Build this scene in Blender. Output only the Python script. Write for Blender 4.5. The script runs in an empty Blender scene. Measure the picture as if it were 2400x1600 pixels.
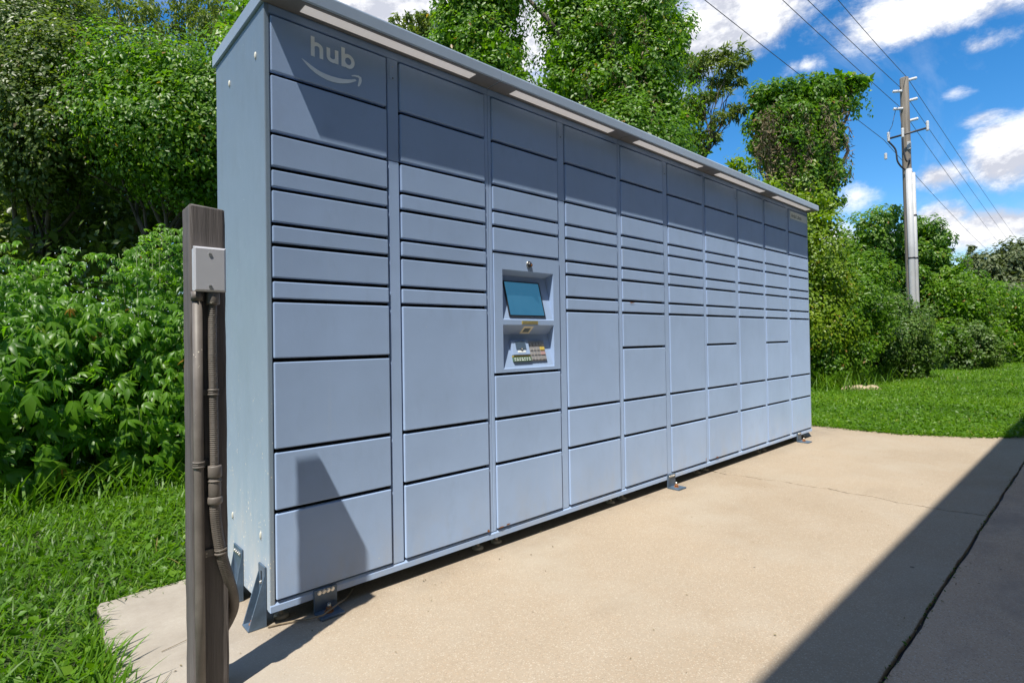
import bpy, bmesh, math, random
import numpy as np
from mathutils import Vector, Matrix

S = bpy.context.scene
COL = S.collection
rng = np.random.default_rng(7)
random.seed(7)
R = math.radians

# ------------------------------------------------------------------ camera
cam = bpy.data.objects.new('camera', bpy.data.cameras.new('camera'))
COL.objects.link(cam)
cam.matrix_world = Matrix.Translation((-0.6432, -1.9488, 0.9763)) @ Matrix.Rotation(R(-42.335), 4, 'Z') @ Matrix.Rotation(R(90.569), 4, 'X') @ Matrix.Rotation(R(-0.886), 4, 'Z')
cam.data.sensor_width = 36
cam.data.lens = 19.188
cam.data.shift_x = 0.00123
cam.data.shift_y = -0.00708
cam.data.clip_start = 0.02
cam.data.clip_end = 2000
S.camera = cam

# ------------------------------------------------------------------ sky, sun, exposure
SUN = Vector((2.15, 1.0, -4.5)).normalized()          # the way the light travels
SUN_EL = math.asin(-SUN.z)
world = bpy.data.worlds.new('World')
S.world = world
world.use_nodes = True
SKY_STRENGTH = 0.15
def build_sky():
    nt = world.node_tree
    nt.nodes.clear()
    N = nt.nodes.new
    L = nt.links.new
    out = N('ShaderNodeOutputWorld')
    bg = N('ShaderNodeBackground')
    bg.inputs['Strength'].default_value = SKY_STRENGTH
    L(bg.outputs[0], out.inputs[0])
    sky = N('ShaderNodeTexSky')
    sky.sky_type = 'NISHITA'
    sky.sun_disc = False
    sky.sun_elevation = SUN_EL
    sky.sun_rotation = math.atan2(-SUN.x, -SUN.y)
    sky.air_density = 1.0
    sky.dust_density = 0.0
    sky.ozone_density = 4.0
    hs = N('ShaderNodeHueSaturation')
    hs.inputs['Saturation'].default_value = 1.34
    hs.inputs['Value'].default_value = 0.62
    L(sky.outputs[0], hs.inputs['Color'])
    tc = N('ShaderNodeTexCoord')
    sep = N('ShaderNodeSeparateXYZ')
    L(tc.outputs['Generated'], sep.inputs[0])
    def math_(op, a, b=None, clamp=False):
        n = N('ShaderNodeMath'); n.operation = op; n.use_clamp = clamp
        for i, v in enumerate((a, b)):
            if v is None: continue
            if isinstance(v, (int, float)): n.inputs[i].default_value = v
            else: L(v, n.inputs[i])
        return n.outputs[0]
    def vmath(op, a, b):
        n = N('ShaderNodeVectorMath'); n.operation = op
        for i, v in enumerate((a, b)):
            if v is None: continue
            if isinstance(v, (tuple, list)): n.inputs[i].default_value = v
            else: L(v, n.inputs[i])
        return n
    comb = N('ShaderNodeMapping'); comb.inputs['Scale'].default_value = (1, 1, 1.7)
    L(tc.outputs['Generated'], comb.inputs[0])
    def noise(vec, scale, det, rough, dist=0.0, off=(0, 0, 0)):
        m = N('ShaderNodeMapping'); m.inputs['Location'].default_value = off
        L(vec, m.inputs[0])
        n = N('ShaderNodeTexNoise'); n.inputs['Scale'].default_value = scale
        n.inputs['Detail'].default_value = det; n.inputs['Roughness'].default_value = rough
        n.inputs['Distortion'].default_value = dist
        L(m.outputs[0], n.inputs['Vector'])
        return n.outputs['Fac']
    n1 = noise(comb.outputs[0], 6.5, 12, 0.68, 0.2, (3.1, 1.7, 0.4))
    n2 = noise(comb.outputs[0], 6.5, 8, 0.66, 0.2, (3.07, 1.69, 0.47))
    big = noise(comb.outputs[0], 2.0, 3, 0.5, 0.0, (0.3, 5.2, 1.1))
    # heaped clouds: direction, horizontal size, vertical size, weight
    heaps = CLOUD_HEAPS
    cov = None
    for d, rh, rv, w in heaps:
        v = vmath('SUBTRACT', tc.outputs['Generated'], d).outputs[0]
        v = vmath('MULTIPLY', v, (1 / rh, 1 / rh, 1 / rv)).outputs[0]
        ln = vmath('LENGTH', v, None).outputs['Value']
        g = math_('MULTIPLY', math_('SUBTRACT', 1.0, ln, True), w)
        cov = g if cov is None else math_('MAXIMUM', cov, g)
    base = math_('ADD', math_('MULTIPLY', big, 0.40), -0.13)
    # the broad clear lane of blue between the trees and the pole
    for d, rh, rv, w in CLEAR_LANES:
        v = vmath('SUBTRACT', tc.outputs['Generated'], d).outputs[0]
        v = vmath('MULTIPLY', v, (1 / rh, 1 / rh, 1 / rv)).outputs[0]
        ln = vmath('LENGTH', v, None).outputs['Value']
        base = math_('SUBTRACT', base, math_('MULTIPLY', math_('SUBTRACT', 1.0, ln, True), w))
    amt = math_('ADD', math_('ADD', n1, base), math_('MULTIPLY', cov, 0.60))
    mr = N('ShaderNodeMapRange'); mr.interpolation_type = 'SMOOTHSTEP'
    mr.inputs['From Min'].default_value = 0.50; mr.inputs['From Max'].default_value = 0.84
    L(amt, mr.inputs['Value'])
    # thin veil
    veil = noise(comb.outputs[0], 2.6, 7, 0.6, 1.2, (7.7, 2.2, 3.0))
    mv = N('ShaderNodeMapRange'); mv.inputs['From Min'].default_value = 0.48; mv.inputs['From Max'].default_value = 0.85
    mv.inputs['To Max'].default_value = 0.48
    L(veil, mv.inputs['Value'])
    fac = math_('MAXIMUM', mr.outputs[0], mv.outputs[0], True)
    # lit side / grey underside of the clouds
    sh = math_('SUBTRACT', n1, n2)
    ms = N('ShaderNodeMapRange'); ms.inputs['From Min'].default_value = -0.07; ms.inputs['From Max'].default_value = 0.08
    L(sh, ms.inputs['Value'])
    cm = N('ShaderNodeMix'); cm.data_type = 'RGBA'
    cm.inputs['A'].default_value = (2.3, 2.4, 2.75, 1); cm.inputs['B'].default_value = (4.3, 4.3, 4.35, 1)
    L(ms.outputs[0], cm.inputs['Factor'])
    mix = N('ShaderNodeMix'); mix.data_type = 'RGBA'
    L(fac, mix.inputs['Factor'])
    L(hs.outputs[0], mix.inputs['A'])
    L(cm.outputs['Result'], mix.inputs['B'])
    L(mix.outputs['Result'], bg.inputs['Color'])
CLEAR_LANES = [((0.916, 0.255, 0.308), 0.271, 0.213, 0.42), ((0.119, 0.883, 0.454), 0.176, 0.088, 0.25), ((0.937, 0.109, 0.333), 0.114, 0.068, 0.20)]
CLOUD_HEAPS = [((0.974, 0.165, 0.158), 0.050, 0.039, 0.95),
    ((0.984, 0.114, 0.139), 0.078, 0.037, 0.85),
    ((0.967, 0.210, 0.143), 0.039, 0.026, 0.60),
    ((0.966, 0.088, 0.242), 0.063, 0.063, 0.95),
    ((0.953, 0.108, 0.285), 0.052, 0.023, 0.60),
    ((0.890, 0.178, 0.420), 0.188, 0.050, 0.85),
    ((0.810, 0.354, 0.467), 0.117, 0.055, 0.85),
    ((0.924, 0.107, 0.367), 0.073, 0.031, 0.60),
    ((0.434, 0.740, 0.514), 0.162, 0.061, 0.80),
    ((0.614, 0.616, 0.494), 0.077, 0.063, 0.85),
    ((0.795, 0.401, 0.455), 0.080, 0.050, 0.70),
    ((0.937, 0.136, 0.322), 0.050, 0.023, 0.75),
    ((0.962, 0.161, 0.221), 0.052, 0.032, 0.80),
    ((0.944, 0.256, 0.210), 0.063, 0.043, 0.80),
    ((0.868, 0.297, 0.399), 0.058, 0.029, 0.70),
    ((0.948, 0.280, 0.151), 0.041, 0.034, 0.65)]
build_sky()
sun_d = bpy.data.lights.new('sun', 'SUN')
sun_d.energy = 3.6
sun_d.angle = R(0.55)
sun_d.color = (1.0, 0.95, 0.86)
sun = bpy.data.objects.new('sun', sun_d)
COL.objects.link(sun)
sun.rotation_euler = SUN.to_track_quat('-Z', 'Y').to_euler()
sun.location = (-10, -6, 25)
S.view_settings.view_transform = 'Standard'
S.view_settings.look = 'None'
S.view_settings.gamma = 1.0
S.view_settings.use_curve_mapping = False
S.view_settings.exposure = 0.95
S.cycles.max_bounces = 8
S.cycles.transparent_max_bounces = 8

# ------------------------------------------------------------------ materials
def new_mat(name):
    m = bpy.data.materials.new(name); m.use_nodes = True
    nt = m.node_tree
    b = nt.nodes['Principled BSDF']
    return m, nt, b
def add_noise(nt, scale, det=5, rough=0.55, coord='Object', stretch=(1, 1, 1), dist=0):
    tc = nt.nodes.new('ShaderNodeTexCoord')
    mp = nt.nodes.new('ShaderNodeMapping'); mp.inputs['Scale'].default_value = stretch
    n = nt.nodes.new('ShaderNodeTexNoise')
    n.inputs['Scale'].default_value = scale; n.inputs['Detail'].default_value = det; n.inputs['Roughness'].default_value = rough
    n.inputs['Distortion'].default_value = dist
    if coord == 'World':
        g = nt.nodes.new('ShaderNodeNewGeometry'); nt.links.new(g.outputs['Position'], mp.inputs[0])
    else:
        nt.links.new(tc.outputs[coord], mp.inputs[0])
    nt.links.new(mp.outputs[0], n.inputs['Vector'])
    return n.outputs['Fac']
def ramp(nt, fac, stops, interp='LINEAR'):
    r = nt.nodes.new('ShaderNodeValToRGB')
    r.color_ramp.interpolation = interp
    els = r.color_ramp.elements
    els[0].position, els[0].color = stops[0][0], (*stops[0][1], 1)
    els[1].position, els[1].color = stops[-1][0], (*stops[-1][1], 1)
    for p, c in stops[1:-1]:
        e = els.new(p); e.color = (*c, 1)
    nt.links.new(fac, r.inputs[0])
    return r.outputs[0]
def mixc(nt, fac, a, b, mode='MIX'):
    m = nt.nodes.new('ShaderNodeMix'); m.data_type = 'RGBA'; m.blend_type = mode
    for s, v in (('Factor', fac), ('A', a), ('B', b)):
        if isinstance(v, (int, float)): m.inputs[s].default_value = v
        elif isinstance(v, tuple): m.inputs[s].default_value = (*v, 1)
        else: nt.links.new(v, m.inputs[s])
    return m.outputs['Result']
def bump(nt, b, h, strength, dist=0.01):
    n = nt.nodes.new('ShaderNodeBump'); n.inputs['Strength'].default_value = strength; n.inputs['Distance'].default_value = dist
    nt.links.new(h, n.inputs['Height']); nt.links.new(n.outputs[0], b.inputs['Normal'])
def simple(name, col, rough=0.5, metal=0.0, var=0.12, scale=9, spec=0.5):
    m, nt, b = new_mat(name)
    n = add_noise(nt, scale, coord='World')
    lo = tuple(c * (1 - var) for c in col); hi = tuple(min(1, c * (1 + var)) for c in col)
    nt.links.new(ramp(nt, n, [(0.3, lo), (0.7, hi)]), b.inputs['Base Color'])
    b.inputs['Roughness'].default_value = rough; b.inputs['Metallic'].default_value = metal
    b.inputs['Specular IOR Level'].default_value = spec
    return m
def math_node(nt, op, a, b=None, clamp=False):
    n = nt.nodes.new('ShaderNodeMath'); n.operation = op; n.use_clamp = clamp
    for i, v in enumerate((a, b)):
        if v is None: continue
        if isinstance(v, (int, float)): n.inputs[i].default_value = v
        else: nt.links.new(v, n.inputs[i])
    return n.outputs[0]
def maprange(nt, v, a, b, c=0.0, d=1.0):
    n = nt.nodes.new('ShaderNodeMapRange')
    nt.links.new(v, n.inputs[0])
    for i, x in enumerate((a, b, c, d)): n.inputs[i + 1].default_value = x
    return n.outputs[0]

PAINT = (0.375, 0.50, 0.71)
def paint_mat(name, col, rough=0.38, splatter=False):
    m, nt, b = new_mat(name)
    n1 = add_noise(nt, 2.2, 6, 0.6, 'World')
    n2 = add_noise(nt, 11, 6, 0.65, 'World', (1, 1, 0.45))
    lo = tuple(c * 0.93 for c in col); hi = tuple(c * 1.05 for c in col)
    c = ramp(nt, n1, [(0.3, lo), (0.7, hi)])
    # faint run-off streaks and smudges where the coat has chalked
    sm = maprange(nt, n2, 0.54, 0.74, 0, 0.36)
    c = mixc(nt, sm, c, tuple(x * 0.80 for x in col))
    sm2 = maprange(nt, add_noise(nt, 5.5, 7, 0.7, 'World', (1, 1, 0.7)), 0.60, 0.75, 0, 0.22)
    c = mixc(nt, sm2, c, (0.50, 0.58, 0.68))
    streak = maprange(nt, add_noise(nt, 38, 4, 0.6, 'World', (1, 1, 0.035)), 0.60, 0.78, 0, 0.28)
    streak = math_node(nt, 'MULTIPLY', streak, maprange(nt, add_noise(nt, 1.7, 4, 0.6, 'World'), 0.42, 0.62))
    c = mixc(nt, streak, c, (0.52, 0.585, 0.66))
    fl = nt.nodes.new('ShaderNodeTexVoronoi'); fl.inputs['Scale'].default_value = 17
    gf = nt.nodes.new('ShaderNodeNewGeometry'); nt.links.new(gf.outputs['Position'], fl.inputs['Vector'])
    fs = nt.nodes.new('ShaderNodeSeparateColor'); nt.links.new(fl.outputs['Color'], fs.inputs[0])
    fleck = math_node(nt, 'LESS_THAN', fl.outputs['Distance'], maprange(nt, fs.outputs[0], 0.80, 1.0, 0, 0.055))
    c = mixc(nt, math_node(nt, 'MULTIPLY', fleck, 0.6), c, (0.66, 0.68, 0.68))
    if splatter:
        sp = nt.nodes.new('ShaderNodeTexVoronoi'); sp.inputs['Scale'].default_value = 62
        g = nt.nodes.new('ShaderNodeNewGeometry'); nt.links.new(g.outputs['Position'], sp.inputs['Vector'])
        sx = nt.nodes.new('ShaderNodeSeparateXYZ'); nt.links.new(g.outputs['Position'], sx.inputs[0])
        zf = maprange(nt, sx.outputs[2], 0.08, 1.0, 0.36, 0.11)
        dots = math_node(nt, 'LESS_THAN', sp.outputs['Distance'], math_node(nt, 'MULTIPLY', zf, maprange(nt, add_noise(nt, 16, 3, 0.5, 'World'), 0.4, 0.68)))
        c = mixc(nt, math_node(nt, 'MULTIPLY', dots, 0.75), c, (0.66, 0.60, 0.49))
        mud = math_node(nt, 'MULTIPLY', maprange(nt, sx.outputs[2], 0.55, 0.08, 0, 0.5), maprange(nt, n2, 0.35, 0.65))
        c = mixc(nt, mud, c, (0.48, 0.45, 0.40))
    oi = nt.nodes.new('ShaderNodeObjectInfo')
    vr = maprange(nt, oi.outputs['Random'], 0, 1, 0.955, 1.035)
    cb = nt.nodes.new('ShaderNodeCombineColor')
    for k_ in range(3): nt.links.new(vr, cb.inputs[k_])
    c = mixc(nt, 1.0, c, cb.outputs[0], 'MULTIPLY')
    g2_ = nt.nodes.new('ShaderNodeNewGeometry'); sz_ = nt.nodes.new('ShaderNodeSeparateXYZ'); nt.links.new(g2_.outputs['Position'], sz_.inputs[0])
    dust = math_node(nt, 'MULTIPLY', maprange(nt, sz_.outputs[2], 0.34, 0.05, 0, 0.42), maprange(nt, add_noise(nt, 7, 6, 0.7, 'World', (1, 1, 0.5)), 0.42, 0.70))
    c = mixc(nt, dust, c, (0.47, 0.45, 0.42))
    nt.links.new(c, b.inputs['Base Color'])
    nt.links.new(maprange(nt, n2, 0.3, 0.75, rough - 0.05, rough + 0.14), b.inputs['Roughness'])
    hb = math_node(nt, 'ADD', math_node(nt, 'MULTIPLY', add_noise(nt, 160, 2, 0.5, 'World'), 0.12), add_noise(nt, 3.5, 2, 0.5, 'World'))
    bump(nt, b, hb, 0.16, 0.012)
    b.inputs['Diffuse Roughness'].default_value = 1.0
    return m
M = {}
M['paint'] = paint_mat('blue_grey_paint', PAINT)
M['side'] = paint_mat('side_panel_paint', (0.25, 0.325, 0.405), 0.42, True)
M['canopy'] = paint_mat('canopy_paint', (0.44, 0.53, 0.64), 0.42)
M['soffit'] = simple('soffit_paint', (0.17, 0.17, 0.175), 0.6, 0, 0.15, 6)
M['bracket'] = simple('dark_blue_bracket', (0.085, 0.13, 0.19), 0.40, 0.1, 0.25, 25)
M['gasket'] = simple('black_gasket', (0.012, 0.011, 0.011), 0.7)
M['lamp'] = simple('opal_diffuser', (0.86, 0.84, 0.83), 0.45, 0, 0.03)
lb_ = M['lamp'].node_tree.nodes['Principled BSDF']; lb_.inputs['Emission Color'].default_value = (1.0, 0.93, 0.90, 1); lb_.inputs['Emission Strength'].default_value = 0.14
M['steel'] = simple('zinc_steel', (0.62, 0.61, 0.58), 0.35, 0.85, 0.2, 40)
M['pad_foot'] = simple('galvanised_foot', (0.50, 0.46, 0.38), 0.5, 0.3, 0.25, 30)
M['rust'] = simple('rusty_iron', (0.30, 0.12, 0.04), 0.85, 0.1, 0.45, 60)
M['white'] = simple('white_decal', (0.88, 0.93, 0.95), 0.4, 0, 0.02)
M['plug'] = simple('ivory_plug', (0.58, 0.56, 0.48), 0.5, 0, 0.05)
M['yellow'] = simple('yellow_sticker', (0.55, 0.42, 0.09), 0.5, 0, 0.2, 80)
M['cream'] = simple('cream_sticker', (0.80, 0.74, 0.55), 0.5)
M['black'] = simple('black_plastic', (0.02, 0.02, 0.024), 0.3)
M['keypad'] = simple('brushed_keypad', (0.40, 0.39, 0.385), 0.4, 0.35, 0.12, 60)
M['key'] = simple('steel_key', (0.46, 0.445, 0.44), 0.35, 0.45, 0.15, 80)
M['keyred'] = simple('red_key', (0.42, 0.27, 0.26), 0.4)
M['greenlabel'] = simple('green_label', (0.09, 0.16, 0.10), 0.45, 0, 0.3, 90)
M['label'] = simple('silver_label', (0.86, 0.90, 0.88), 0.4, 0, 0.05)
M['print'] = simple('grey_print', (0.10, 0.14, 0.15), 0.5)
M['boxgrey'] = simple('grey_box_paint', (0.50, 0.50, 0.53), 0.38, 0.05, 0.05, 12)
M['insul'] = simple('porcelain', (0.62, 0.60, 0.57), 0.25, 0, 0.12, 20)
M['dark_metal'] = simple('dark_metal', (0.055, 0.05, 0.05), 0.5, 0.4)
M['riser'] = simple('grey_riser_pipe', (0.44, 0.435, 0.42), 0.55, 0, 0.1, 3)
M['wire'] = simple('wire', (0.05, 0.05, 0.055), 0.5)
M['stucco'] = simple('beige_stucco', (0.38, 0.33, 0.27), 0.9, 0, 0.06, 4)
M['sand'] = simple('pale_sand', (0.40, 0.32, 0.21), 0.9, 0, 0.25, 30)
M['dry'] = simple('dry_twig', (0.22, 0.17, 0.11), 0.8, 0, 0.3, 20)
def screen_mat():
    m, nt, b = new_mat('screen_glass')
    n = add_noise(nt, 14, 4, 0.5, 'World')
    nt.links.new(ramp(nt, n, [(0.3, (0.010, 0.035, 0.06)), (0.75, (0.020, 0.055, 0.085))]), b.inputs['Base Color'])
    b.inputs['Roughness'].default_value = 0.14
    b.inputs['Coat Weight'].default_value = 0.6
    return m
M['screen'] = screen_mat()
sb_ = M['screen'].node_tree.nodes['Principled BSDF']; sb_.inputs['Emission Color'].default_value = (0.045, 0.22, 0.40, 1); sb_.inputs['Emission Strength'].default_value = 0.32   # even blue glow added to the glass, drowns the recess shadow across it
def wood_mat():
    m, nt, b = new_mat('painted_timber')
    g = add_noise(nt, 26, 6, 0.7, 'World', (1, 1, 0.05), 0.3)
    g2 = add_noise(nt, 4, 5, 0.6, 'World', (1, 1, 0.25))
    c = ramp(nt, g, [(0.3, (0.060, 0.052, 0.048)), (0.55, (0.125, 0.108, 0.102)), (0.8, (0.20, 0.175, 0.162))])
    sp_ = add_noise(nt, 42, 3, 0.5, 'World', (1, 1, 0.022), 0.2)
    split = maprange(nt, sp_, 0.66, 0.70, 0, 0.85)
    c = mixc(nt, split, c, (0.022, 0.018, 0.016))
    c = mixc(nt, maprange(nt, g2, 0.60, 0.74, 0, 0.35), c, (0.21, 0.22, 0.15))
    nt.links.new(c, b.inputs['Base Color'])
    b.inputs['Roughness'].default_value = 0.8
    bump(nt, b, g, 0.9, 0.006)
    return m
M['timber'] = wood_mat()
def conduit_mat(name, ring=False):
    m, nt, b = new_mat(name)
    n = add_noise(nt, 18, 5, 0.6, 'World')
    c = ramp(nt, n, [(0.3, (0.115, 0.098, 0.084)), (0.7, (0.175, 0.152, 0.132))])
    v = nt.nodes.new('ShaderNodeTexVoronoi'); v.inputs['Scale'].default_value = 95
    g = nt.nodes.new('ShaderNodeNewGeometry'); nt.links.new(g.outputs['Position'], v.inputs['Vector'])
    sp = math_node(nt, 'LESS_THAN', v.outputs['Distance'], maprange(nt, add_noise(nt, 22, 3, 0.5, 'World'), 0.52, 0.75, 0, 0.32))
    c = mixc(nt, sp, c, (0.50, 0.45, 0.36))
    nt.links.new(c, b.inputs['Base Color'])
    b.inputs['Roughness'].default_value = 0.55
    return m
M['conduit'] = conduit_mat('taupe_conduit')
def pole_mat():
    m, nt, b = new_mat('weathered_pole')
    g = add_noise(nt, 14, 6, 0.65, 'World', (1, 1, 0.06))
    nt.links.new(ramp(nt, g, [(0.3, (0.13, 0.105, 0.08)), (0.7, (0.30, 0.26, 0.21))]), b.inputs['Base Color'])
    b.inputs['Roughness'].default_value = 0.9
    return m
M['pole'] = pole_mat()
def concrete(name, cols, speck, stain=None):
    m, nt, b = new_mat(name)
    n1 = add_noise(nt, 0.8, 6, 0.6, 'World')
    n2 = add_noise(nt, 3.1, 6, 0.6, 'World')
    c = ramp(nt, n1, [(0.32, cols[0]), (0.52, cols[1]), (0.72, cols[2])])
    c = mixc(nt, maprange(nt, n2, 0.50, 0.75, 0, 0.40), c, cols[3])
    v = nt.nodes.new('ShaderNodeTexVoronoi'); v.inputs['Scale'].default_value = 300
    g = nt.nodes.new('ShaderNodeNewGeometry'); nt.links.new(g.outputs['Position'], v.inputs['Vector'])
    sx = nt.nodes.new('ShaderNodeSeparateColor'); nt.links.new(v.outputs['Color'], sx.inputs[0])
    c = mixc(nt, maprange(nt, sx.outputs[0], 0.80, 0.98, 0, speck), c, (0.62, 0.56, 0.46))
    c = mixc(nt, maprange(nt, sx.outputs[1], 0.86, 1.0, 0, speck), c, tuple(x * 0.45 for x in cols[1]))
    c = mixc(nt, maprange(nt, sx.outputs[2], 0.90, 1.0, 0, speck * 0.8), c, (0.50, 0.33, 0.20))
    # coarse worn patches of exposed stone
    if stain:
        st = maprange(nt, add_noise(nt, 1.7, 8, 0.68, 'World', (0.7, 1.3, 1)), 0.50, 0.68, 0, 0.7)
        c = mixc(nt, st, c, stain)
    pale = maprange(nt, add_noise(nt, 1.3, 5, 0.6, 'World'), 0.52, 0.72, 0, 0.5 if not stain else 0)
    c = mixc(nt, pale, c, (0.40, 0.355, 0.285))
    if not stain:
        # the strip beyond the post gets no foot traffic and has stayed pale
        gp = nt.nodes.new('ShaderNodeNewGeometry'); sg = nt.nodes.new('ShaderNodeSeparateXYZ'); nt.links.new(gp.outputs['Position'], sg.inputs[0])
        xw = math_node(nt, 'ADD', sg.outputs[0], math_node(nt, 'MULTIPLY', n2, 0.25))
        c = mixc(nt, maprange(nt, xw, 0.22, -0.05, 0, 0.75), c, (0.375, 0.345, 0.30))
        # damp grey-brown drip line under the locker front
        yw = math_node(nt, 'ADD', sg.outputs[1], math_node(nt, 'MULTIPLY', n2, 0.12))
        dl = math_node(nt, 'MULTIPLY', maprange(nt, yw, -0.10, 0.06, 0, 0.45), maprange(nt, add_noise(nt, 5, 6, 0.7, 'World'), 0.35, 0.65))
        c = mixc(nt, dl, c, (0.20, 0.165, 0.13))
        st2 = maprange(nt, add_noise(nt, 2.3, 7, 0.7, 'World', (0.5, 1.6, 1)), 0.56, 0.74, 0, 0.35)
        c = mixc(nt, st2, c, (0.27, 0.215, 0.155))
    # small dark spots (old gum, tar)
    v2 = nt.nodes.new('ShaderNodeTexVoronoi'); v2.inputs['Scale'].default_value = 4.2
    nt.links.new(g.outputs['Position'], v2.inputs['Vector'])
    s2 = nt.nodes.new('ShaderNodeSeparateColor'); nt.links.new(v2.outputs['Color'], s2.inputs[0])
    spot = math_node(nt, 'LESS_THAN', v2.outputs['Distance'], maprange(nt, s2.outputs[0], 0.72, 1.0, 0, 0.045))
    c = mixc(nt, math_node(nt, 'MULTIPLY', spot, 0.8), c, (0.09, 0.075, 0.06))
    nt.links.new(c, b.inputs['Base Color'])
    b.inputs['Roughness'].default_value = 0.9
    b.inputs['Specular IOR Level'].default_value = 0.25
    h = math_node(nt, 'ADD', sx.outputs[0], math_node(nt, 'MULTIPLY', n2, 1.5))
    bump(nt, b, h, 0.35, 0.003)
    return m
M['pad'] = concrete('warm_exposed_aggregate', [(0.320, 0.254, 0.180), (0.356, 0.290, 0.214), (0.376, 0.303, 0.220), (0.400, 0.345, 0.275)], 0.42)
M['apron'] = concrete('grey_worn_concrete', [(0.44, 0.31, 0.215), (0.51, 0.37, 0.26), (0.56, 0.415, 0.30), (0.40, 0.30, 0.225)], 0.7, (0.30, 0.235, 0.19))
def soil():
    m, nt, b = new_mat('lawn_soil')
    n = add_noise(nt, 7, 7, 0.7, 'World')
    nt.links.new(ramp(nt, n, [(0.3, (0.020, 0.032, 0.010)), (0.55, (0.045, 0.070, 0.014)), (0.75, (0.085, 0.085, 0.035))]), b.inputs['Base Color'])
    b.inputs['Roughness'].default_value = 1.0
    bump(nt, b, n, 0.8, 0.03)
    return m
M['soil'] = soil()
def leaf_mat(name, stops, rough=0.38, trans=0.55, spec=0.45, tcol=None):
    m, nt, b = new_mat(name)
    a = nt.nodes.new('ShaderNodeAttribute'); a.attribute_name = 'tint'
    c = ramp(nt, a.outputs['Fac'], stops)
    nt.links.new(c, b.inputs['Base Color'])
    b.inputs['Roughness'].default_value = rough
    b.inputs['Specular IOR Level'].default_value = spec
    t = nt.nodes.new('ShaderNodeBsdfTranslucent')
    tc = mixc(nt, 1.0, c, tcol or (1.5, 1.6, 0.55), 'MULTIPLY')
    nt.links.new(tc, t.inputs['Color'])
    mx = nt.nodes.new('ShaderNodeMixShader'); mx.inputs[0].default_value = trans
    nt.links.new(b.outputs[0], mx.inputs[1]); nt.links.new(t.outputs[0], mx.inputs[2])
    nt.links.new(mx.outputs[0], nt.nodes['Material Output'].inputs['Surface'])
    return m
G = {}
G['weed'] = leaf_mat('bright_weed_leaf', [(0, (0.0504, 0.14, 0.0067)), (0.5, (0.1176, 0.2632, 0.0134)), (0.93, (0.1848, 0.336, 0.0246)), (1, (0.336, 0.1792, 0.0336))])
G['vine'] = leaf_mat('glossy_vine_leaf', [(0, (0.0479, 0.1231, 0.0057)), (0.5, (0.1186, 0.2451, 0.0114)), (0.9, (0.2052, 0.3192, 0.0205)), (1, (0.3078, 0.171, 0.0456))], 0.40, 0.5, 0.42)
G['dark'] = leaf_mat('dark_glossy_leaf', [(0, (0.055, 0.095, 0.013)), (0.5, (0.118, 0.178, 0.030)), (0.9, (0.19, 0.245, 0.06)), (1, (0.19, 0.14, 0.06))], 0.38, 0.5, 0.42)
G['olive'] = leaf_mat('olive_feathery_leaf', [(0, (0.085, 0.130, 0.020)), (0.5, (0.155, 0.215, 0.036)), (0.9, (0.23, 0.28, 0.06)), (1, (0.23, 0.20, 0.06))], 0.5, 0.35)
G['yellow'] = leaf_mat('yellow_green_vine_leaf', [(0, (0.0825, 0.154, 0.0055)), (0.5, (0.1815, 0.286, 0.0099)), (0.9, (0.275, 0.33, 0.0176)), (1, (0.363, 0.209, 0.033))], 0.42, 0.45)
G['bush'] = leaf_mat('dull_bush_leaf', [(0, (0.042, 0.092, 0.010)), (0.5, (0.092, 0.175, 0.022)), (0.9, (0.15, 0.235, 0.035)), (1, (0.17, 0.14, 0.06))], 0.46, 0.38)
G['far'] = leaf_mat('far_grey_green_leaf', [(0, (0.060, 0.085, 0.028)), (0.5, (0.105, 0.135, 0.046)), (1, (0.17, 0.19, 0.08))], 0.5, 0.25)
G['grass'] = leaf_mat('grass_blade', [(0, (0.0497, 0.1242, 0.0054)), (0.45, (0.108, 0.2376, 0.0097)), (0.92, (0.189, 0.3132, 0.0173)), (1, (0.3564, 0.2916, 0.0972))], 0.46, 0.45)
G['vinedry'] = leaf_mat('dry_hanging_vine', [(0, (0.10, 0.075, 0.04)), (0.5, (0.20, 0.155, 0.085)), (1, (0.29, 0.24, 0.14))], 0.8, 0.1)
def bark_mat():
    m, nt, b = new_mat('bark')
    n = add_noise(nt, 9, 6, 0.7, 'World', (1, 1, 0.25))
    nt.links.new(ramp(nt, n, [(0.3, (0.045, 0.034, 0.024)), (0.7, (0.16, 0.13, 0.10))]), b.inputs['Base Color'])
    b.inputs['Roughness'].default_value = 0.95
    bump(nt, b, n, 0.8, 0.02)
    return m
M['bark'] = bark_mat()

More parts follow.
